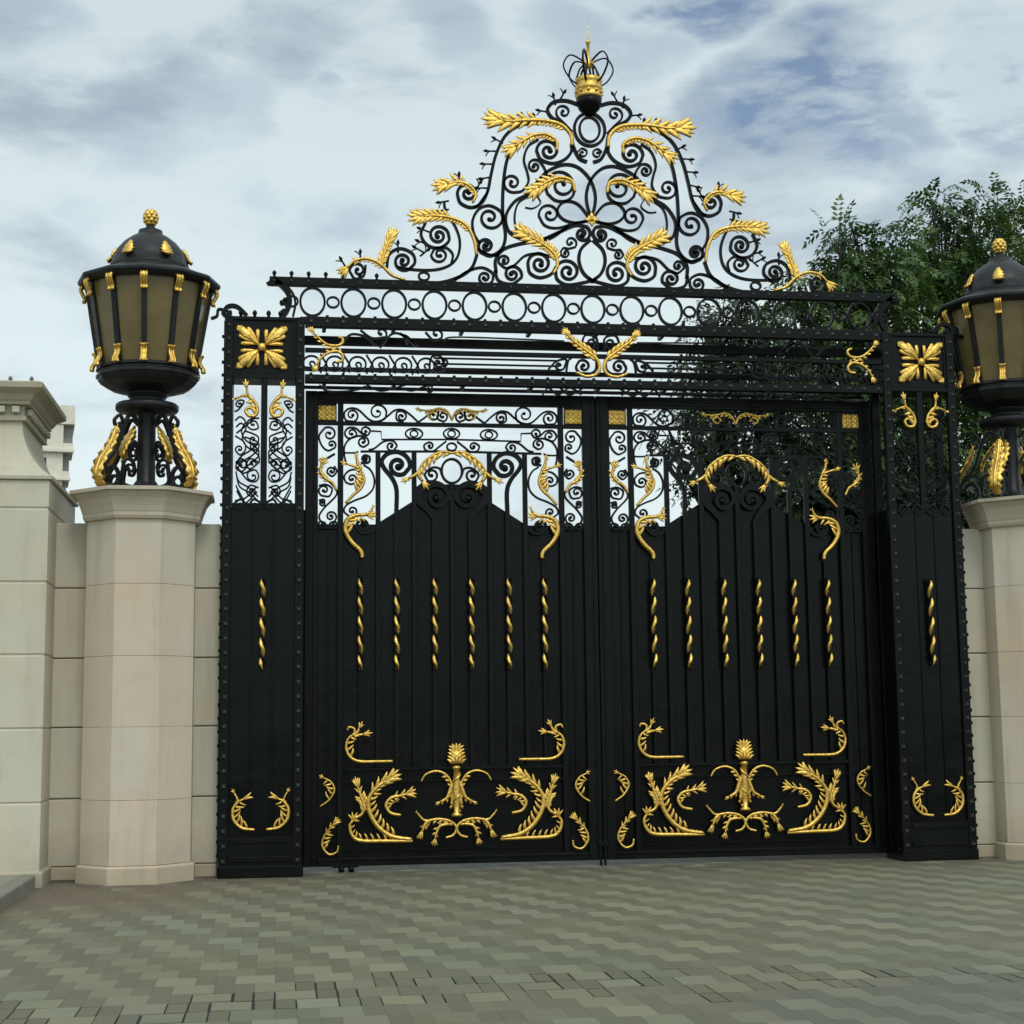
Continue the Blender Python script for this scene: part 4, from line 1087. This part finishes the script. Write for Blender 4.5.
    def gold(P,t,name='gilt_leaf',y=ys-.006,**kw):
        if t is not Lt:
            kw['thick']=.8
        def f(q): acanthus(q,path(t.ps(P)),y,**kw)
        both(f,name,M_GOLD,None if t in(Lt,T1) else LF)
    # frieze garland and central arch
    gold([(968,178),(935,118),(885,98),(835,108),(790,112),(750,104)],Lt,'gilt_garland',stem=.015,L=.055,n=6,sides=(1,),tip=.06,tipn=3,w=.28,t0=.2,ang=.8)
    gold([(845,165),(820,165),(805,140),(830,120),(855,140)],Lt,'gilt_garland',stem=.012,L=.03,n=3,sides=(-1,),tip=.03,tipn=3)
    gold([(972,402),(925,392),(875,398),(820,428),(775,465),(748,505),(735,535)],Lt,'gilt_arch',stem=.017,L=.12,n=6,sides=(1,),tip=0,w=.21,t0=.06,t1=.85,ang=.8,curv=-.3)
    gold([(738,530),(712,552),(672,572)],Lt,'gilt_arch',stem=.022,L=.05,n=2,sides=(1,),tip=.10,tipn=3,w=.3,tipspread=.8)
    gold([(742,525),(745,560),(765,590)],Lt,'gilt_arch',stem=.024,L=.05,n=2,sides=(-1,),tip=.12,tipn=3,w=.3,tipspread=.8)
    # corner sprays
    gold([(242,742),(290,690),(345,640),(368,585),(355,530),(340,500)],Lt,stem=.018,L=.10,n=6,sides=(1,),tip=0,w=.2,t0=.4,ang=1.2,curv=.2)
    gold([(350,510),(325,470),(318,430)],Lt,stem=.02,L=.05,n=2,tip=.06,tipn=3)
    gold([(352,508),(300,490),(245,472)],Lt,stem=.016,L=.04,n=2,tip=.07,tipn=3,tipspread=1.0)
    gold([(778,605),(770,570),(722,522),(692,465),(702,412),(745,388),(800,385)],T1,stem=.028,L=.12,n=5,sides=(-1,),tip=.12,tipn=4,w=.17,t0=.45,t1=.9,ang=1.0,curv=.1,tipspread=1.3)
    gold([(770,390),(815,375),(832,348)],T1,stem=.018,L=.03,n=1,tip=.05,tipn=2)
    gold([(180,655),(150,602),(100,570),(68,522),(82,478)],Lt,stem=.018,L=.06,n=5,sides=(1,-1),tip=.10,tipn=4,w=.24,t0=.4,ang=.6,tipspread=1.6)
    # foot of the leaf
    gold([(935,364),(850,366),(760,365),(715,340),(696,298),(705,252),(738,222)],T5,stem=.019,L=.10,n=4,sides=(-1,),tip=.0,w=.18,t0=.62,t1=.93,ang=1.2,curv=.5)
    gold([(735,235),(755,212),(762,198)],T5,stem=.018,L=.06,n=1,sides=(-1,),tip=.085,tipn=3,ang=1.0,w=.3,tipspread=.8)
    gold([(738,240),(765,230),(782,227)],T5,stem=.018,L=.05,n=1,sides=(1,),tip=.105,tipn=3,w=.3,tipspread=.8)
    gold([(735,228),(738,200),(712,190),(701,206)],T5,stem=.015,L=.01,n=1,tip=0)
    gold([(560,597),(608,562),(636,512),(618,470),(582,450)],T5,stem=.013,L=.095,n=5,sides=(1,),tip=.06,tipn=3,w=.15,t0=.3,t1=.9,ang=1.2,curv=.4)
    gold([(656,795),(648,828),(608,840),(574,800),(580,752),(610,712),(630,690)],T5,stem=.014,L=.09,n=4,sides=(-1,),tip=.10,tipn=4,w=.18,t0=.45,tb=.78,blade=3,ang=1.2,curv=.4,tipspread=.9)
    gold([(1036,772),(900,772),(770,770),(726,742),(714,695),(728,668)],T5,stem=.023,L=.085,n=8,sides=(-1,),tip=.10,tipn=5,w=.17,t0=.34,t1=.9,ang=1.2,curv=.4,tipspread=2.2)
    gold([(1030,764),(930,748),(860,700),(815,625),(812,555),(852,498),(900,465)],T5,stem=.028,L=.115,n=9,sides=(-1,),tip=.19,tipn=4,w=.17,t0=.2,t1=.97,tb=.80,blade=4,ang=1.1,curv=.5,tipspread=.9)
    gold([(740,655),(775,635),(788,595),(772,548),(758,500)],T5,stem=.020,L=.085,n=5,sides=(1,-1),tip=.12,tipn=5,w=.25,t0=.3,tb=.65,blade=3,ang=.75,tipspread=.9)
    gold([(975,640),(922,628),(900,588),(925,552),(975,540),(1005,532)],T5,stem=.020,L=.075,n=4,sides=(-1,),tip=.12,tipn=4,w=.17,t0=.35,tb=.72,blade=3,ang=1.2,tipspread=1.3)
    # central torch
    s=MB();fr=GF(ys-.01)
    xc=LF;zt0=T6.p((292,645))[1];zt1=T6.p((288,395))[1];zp=T6.p((288,340))[1]
    prof=[(.055,zt0),(.06,zt0+.02),(.03,zt0+.04),(.034,zt0+.12),(.042,(zt0+zt1)/2),(.036,zt1-.14),(.03,zt1-.03),(.05,zt1-.01),(.05,zt1+.005),(.03,zt1+.02)]
    s.lathe((xc,ys-.01),prof,12)
    rg=[]
    for i in range(40):
        t=i/39;z=zt0+.05+(zt1-zt0-.08)*t;a=t*2*PI*2.2;cx,cy=xc+.03*math.cos(a),ys-.01+.03*math.sin(a)
        rg.append([(cx+.02*math.cos(b),cy+.02*math.sin(b),z) for b in [2*PI*q/6 for q in range(6)]])
    s.rings(rg,smooth=True)
    s.ball((xc,ys-.01,zp),.075,10,7,(.9,.6,1))
    for row in range(5):
        for k in range(-2,3):
            leaflet(s,(xc+k*.022*(1-.12*row),zp-.07+row*.034),PI/2-k*.42,.075,.02,(Vector((0,ys-.045+.006*row,0)),fr[1],fr[2],fr[3]),curve=-k*.2,n=5)
    s.build('gilt_torch',M_GOLD,r,mir=mr)
    gold([(272,545),(262,480),(232,432),(182,415),(130,432),(106,468)],T6,'gilt_scroll',stem=.015,L=.055,n=4,sides=(1,),tip=0,t0=.1,t1=.4,w=.32)
    gold([(280,455),(258,505),(240,550),(205,572)],T6,'gilt_scroll',stem=.024,L=.055,n=6,sides=(1,),tip=.065,tipn=3,w=.28,t0=.05,tb=.9,blade=1,ang=.8,tipspread=.7)
    gold([(290,470),(272,540),(262,585)],T6,'gilt_scroll',stem=.030,L=.045,n=4,sides=(1,),tip=.05,tipn=3,w=.3,ang=.7,tipspread=.7)
    gold([(232,755),(270,742),(287,705),(258,672),(195,660),(130,668),(100,645),(88,630)],T6,'gilt_scroll',stem=.017,L=.06,n=5,sides=(1,),tip=.04,tipn=2,w=.3,t0=.35,t1=.75,tipspread=.5)
    gold([(150,664),(125,690),(112,722)],T6,'gilt_scroll',stem=.022,L=.055,n=3,sides=(1,),tip=.10,tipn=4,w=.28,tb=.5,blade=2,tipspread=.8)
    gold([(250,685),(205,695),(185,730),(178,762)],T6,'gilt_scroll',stem=.018,L=.055,n=4,sides=(-1,),tip=.08,tipn=4,w=.26,tb=.75,blade=2,tipspread=1.2)
    # ironwork on the foot panel (dark relief)
    s=MB()
    s.box(xm2+.03,2*LC-xm2-.03,YL+.018,YL+.0315,zbot+.05,zbot+.07,.003)
    s.build('panel_moulding',M_IRON,r,mir=mr)
    return r,xl,xr
lf,xl,xr=make_leaf(False,'left leaf of the black iron gate with gabled sheet and open sky above it')
make_leaf(True,'right leaf of the black iron gate with gabled sheet and dark trees above it')
s=MB();s.box(XC-.035,XC+.035,YL+.046,YL+.056,.06,Z(450,394.5,YL),.002);s.build('meeting_strip',M_IRON,lf)
# roller under the left leaf, drop bolt at the meeting stiles
s=MB();x=X(346,870,YL)
for e in(-.05,.05): s.lathe((x+e,YL-.06),[(.02,.0),(.03,.005),(.03,.05),(.02,.056)],10)
s.box(x-.14,x+.12,YL-.075,YL-.032,.045,.075,.005);s.build('roller',M_IRON,lf)
s=MB()
for e in(-.03,.015): s.box(XC+e-.012,XC+e+.012,YL-.06,YL-.036,.002,.24,.003)
s.box(XC-.06,XC+.05,YL-.07,YL-.034,.20,.25,.004);s.build('drop_bolt',M_IRON,lf)

# ------------------------------------------------------------------ trees behind the gate, on the right
def leafmat(name,a,b_,c_):
    m=bpy.data.materials.new(name);m.use_nodes=True;nt=m.node_tree;p=nt.nodes['Principled BSDF'];p.inputs['Roughness'].default_value=.5;p.inputs['Specular IOR Level'].default_value=.35
    L=nt.links.new;g=nt.nodes.new('ShaderNodeNewGeometry')
    n=nt.nodes.new('ShaderNodeTexNoise');n.inputs['Scale'].default_value=1.3;n.inputs['Detail'].default_value=3;L(g.outputs['Position'],n.inputs['Vector'])
    ri=nt.nodes.new('ShaderNodeMath');ri.operation='MULTIPLY_ADD';ri.inputs[1].default_value=.35;L(g.outputs['Random Per Island'],ri.inputs[0]);L(n.outputs['Fac'],ri.inputs[2])
    r=nt.nodes.new('ShaderNodeValToRGB');e=r.color_ramp.elements;e[0].position=.45;e[0].color=(*a,1);e[1].position=.95;e[1].color=(*c_,1);k=e.new(.68);k.color=(*b_,1)
    L(ri.outputs[0],r.inputs['Fac']);L(r.outputs['Color'],p.inputs['Base Color'])
    t=nt.nodes.new('ShaderNodeBsdfTranslucent');L(r.outputs['Color'],t.inputs['Color'])
    mx=nt.nodes.new('ShaderNodeMixShader');mx.inputs[0].default_value=.22;L(p.outputs[0],mx.inputs[1]);L(t.outputs[0],mx.inputs[2]);L(mx.outputs[0],nt.nodes['Material Output'].inputs['Surface'])
    return m
M_LEAF=leafmat('tree_foliage',(.018,.044,.011),(.044,.094,.018),(.115,.175,.034))
M_LEAF2=leafmat('dark_foliage',(.011,.025,.010),(.023,.048,.015),(.050,.085,.024))
def spray(mb,p,d,L,rnd,ls=.115,pairs=5):
    """one feather-shaped compound leaf: leaflets along a drooping stalk"""
    d=d.normalized();side=d.cross(Vector((0,0,1)))
    if side.length<.1: side=Vector((1,0,0))
    side.normalize();side=(side*math.cos(rr:=rnd.uniform(-.9,.9))+d.cross(side)*math.sin(rr)).normalized()
    q=Vector(p);dd=Vector(d)
    for k in range(pairs):
        q=q+dd*(L/pairs);dd=(dd+Vector((0,0,-.24))).normalized()
        for e in(-1,1):
            a=(dd*.55+side*e).normalized();l=ls*rnd.choice((.75,.9,1,1.1))*(1-.35*abs(k/(pairs-1)-.4))*rnd.uniform(.85,1.15)
            n=a.cross(dd).normalized()*l*.06;w=dd*(l*.27)
            mb.add([q,q+a*l*.45+w+n,q+a*l-Vector((0,0,l*.12)),q+a*l*.5-w+n],[(0,1,2,3)])
    a=dd;l=ls;w=side*(l*.27);mb.add([q,q+a*l*.45+w,q+a*l,q+a*l*.5-w],[(0,1,2,3)])
def limb(mb,p0,p1,r0,r1,rnd,seg=6):
    V=Vector;p0,p1=V(p0),V(p1);ax=(p1-p0);L=ax.length;u=ax.normalized();s=u.cross(V((.3,.9,.1))).normalized();t=u.cross(s)
    a,b_=rnd.uniform(-.1,.1)*L,rnd.uniform(-.1,.1)*L;rg=[]
    for i in range(seg+1):
        f=i/seg;c=p0+ax*f+s*a*math.sin(PI*f)+t*b_*math.sin(PI*f);rr=r0+(r1-r0)*f
        rg.append([c+(s*math.cos(k*PI/3.5)+t*math.sin(k*PI/3.5))*rr for k in range(7)])
    mb.rings(rg,smooth=True)
def tree(label,base,clusters,m,seed,ns=46,ls=.115,L0=.33,name='broadleaf_tree',group='trees behind the gate',forkz=None):
    """clusters: (pixel x, pixel y, depth, radius in metres) traced where the foliage masses stand"""
    rnd=random.Random(seed)
    r=thing(name,label,'tree',base,group)
    C=[(at(a,b_,Y),rad) for a,b_,Y,rad in clusters]
    fz=forkz or base[2]+2.2
    t=MB();fork=Vector((base[0],base[1],fz));limb(t,base,fork,.20,.14,rnd)
    for c,rad in C: 
        mid=fork.lerp(c,.55)+Vector((rnd.uniform(-.3,.3),rnd.uniform(-.3,.3),.25))
        limb(t,fork,mid,.075,.04,rnd,5);limb(t,mid,c,.04,.014,rnd,5)
        for k in range(3):
            d=Vector((rnd.gauss(0,1),rnd.gauss(0,1),rnd.gauss(.3,.8))).normalized();limb(t,mid.lerp(c,.6+.12*k),c+d*rad*.8,.016,.005,rnd,4)
    t.build('trunk',M_BARK,r)
    f=MB()
    for c,rad in C:
        rad*=.9;n=int(ns*2.0*(rad/.6)**2.2)
        for k in range(n):
            d=Vector((rnd.gauss(0,1),rnd.gauss(0,1),rnd.gauss(.1,.9))).normalized()
            rr=rad*(rnd.random()**.42)
            p=c+Vector((d.x*rr*1.1,d.y*rr,d.z*rr*.85))
            dd=(d*.8+Vector((rnd.gauss(0,.7),rnd.gauss(0,.7),rnd.choice((rnd.gauss(-.35,.35),rnd.gauss(.15,.4))))))
            spray(f,p,dd,L0*rnd.uniform(.7,1.15),rnd,ls)
    f.build('crown',m,r)
    return r
gx=lambda px,Y:at(px,700,Y).x
tree('tall feathery dark green tree, highest crown, behind the right iron pier',(gx(930,21),21,0),
 [(935,214,21,.44),(948,206,21,.26),(958,240,21.3,.5),(975,205,20.8,.33),(940,262,21,.62),(915,285,20.6,.6),(965,285,21.2,.65),(905,250,21,.30),(990,265,21,.5),(930,320,21,.75),(975,330,21,.7),(950,375,20.6,.8),(915,400,20.6,.75),(985,400,21,.7),(940,450,20.8,.8),(985,470,21,.7)],M_LEAF,1,60)
tree('feathery green tree at the right photo edge behind the right lantern',(gx(1040,22.5),22.5,0),
 [(1010,208,22.5,.34),(995,203,22.3,.20),(1024,222,22.5,.45),(1045,238,22.5,.6),(1015,245,22.5,.45),(1030,275,22.5,.7),(1010,300,22,.6),(1045,320,22.5,.8),(1015,350,22.2,.8),(1030,420,22.2,.9),(1010,480,22,.8)],M_LEAF,2,52)
tree('mid-height loose green tree behind the right end of the oval frieze',(gx(860,20),20,0),
 [(850,222,20,.20),(843,235,20,.28),(855,250,20,.40),(838,268,20,.30),(872,262,20,.30),(893,240,20.4,.34),(865,280,20,.55),(888,275,20,.5),(835,290,20,.45),(805,285,20,.26),(812,302,20,.40),(790,310,20,.28),(850,315,20,.70),(880,330,20,.7),(820,335,20,.6),(840,375,20,.75),(885,390,20,.8),(800,370,20,.6),(850,430,20,.8),(890,450,20,.8),(805,430,20,.7),(840,490,20,.8),(890,505,20,.7)],M_LEAF,3,54)
tree('small loose green tree showing through the right half of the lintel',(gx(745,19),19,0),
 [(728,312,19,.28),(745,308,19,.25),(715,322,19,.20),(735,335,19,.45),(765,322,19,.35),(770,350,19,.55),(715,350,19,.38),(740,375,19,.55),(700,372,19,.30),(775,400,19,.6),(720,400,19,.5),(690,415,19,.32),(745,430,19,.6),(700,440,19,.38),(668,428,19,.20),(655,440,19,.16),(780,455,19,.6),(720,470,19,.5),(755,495,19,.6),(705,500,19,.32),(785,520,19,.5)],M_LEAF2,4,74,.10,.34)
# clipped dark shrubs under the trees
def shrub(label,px,Y,wd,h,seed):
    rnd=random.Random(seed);x=gx(px,Y);r=thing('dark_shrub',label,'shrub',(x,Y,0),'shrubs behind the right leaf')
    t=MB()
    for k in range(7): limb(t,(x+rnd.uniform(-.1,.1),Y+rnd.uniform(-.1,.1),0),(x+rnd.uniform(-wd,wd)*.7,Y+rnd.uniform(-.4,.4),h*rnd.uniform(.6,.9)),.03,.01,rnd,4)
    t.build('stem',M_BARK,r)
    f=MB()
    for k in range(int(750*wd*h/3)):
        z=h*(rnd.random()**.7);q=math.sqrt(max(0,1-(max(0,z/h-.55)/.5)**2))
        a=rnd.uniform(0,2*PI);rr=wd*q*rnd.random()**.4
        spray(f,Vector((x+rr*math.cos(a),Y+rr*math.sin(a)*.6,z)),Vector((math.cos(a),math.sin(a)-.4,rnd.uniform(-.2,.9))),.36,rnd,.12,5)
    f.build('foliage',M_LEAF2,r)
shrub('tall dark shrub behind the right leaf, just right of its small loose tree',812,18.2,.75,4.35,21)
shrub('tall dark shrub behind the right stile of the right leaf',868,18.4,.8,4.5,22)
shrub('tall dark shrub behind the right iron pier lattice',935,18.3,.85,4.3,23)
shrub('tall dark shrub between the right iron pier and the right lantern leg',1000,18.4,.9,4.4,24)
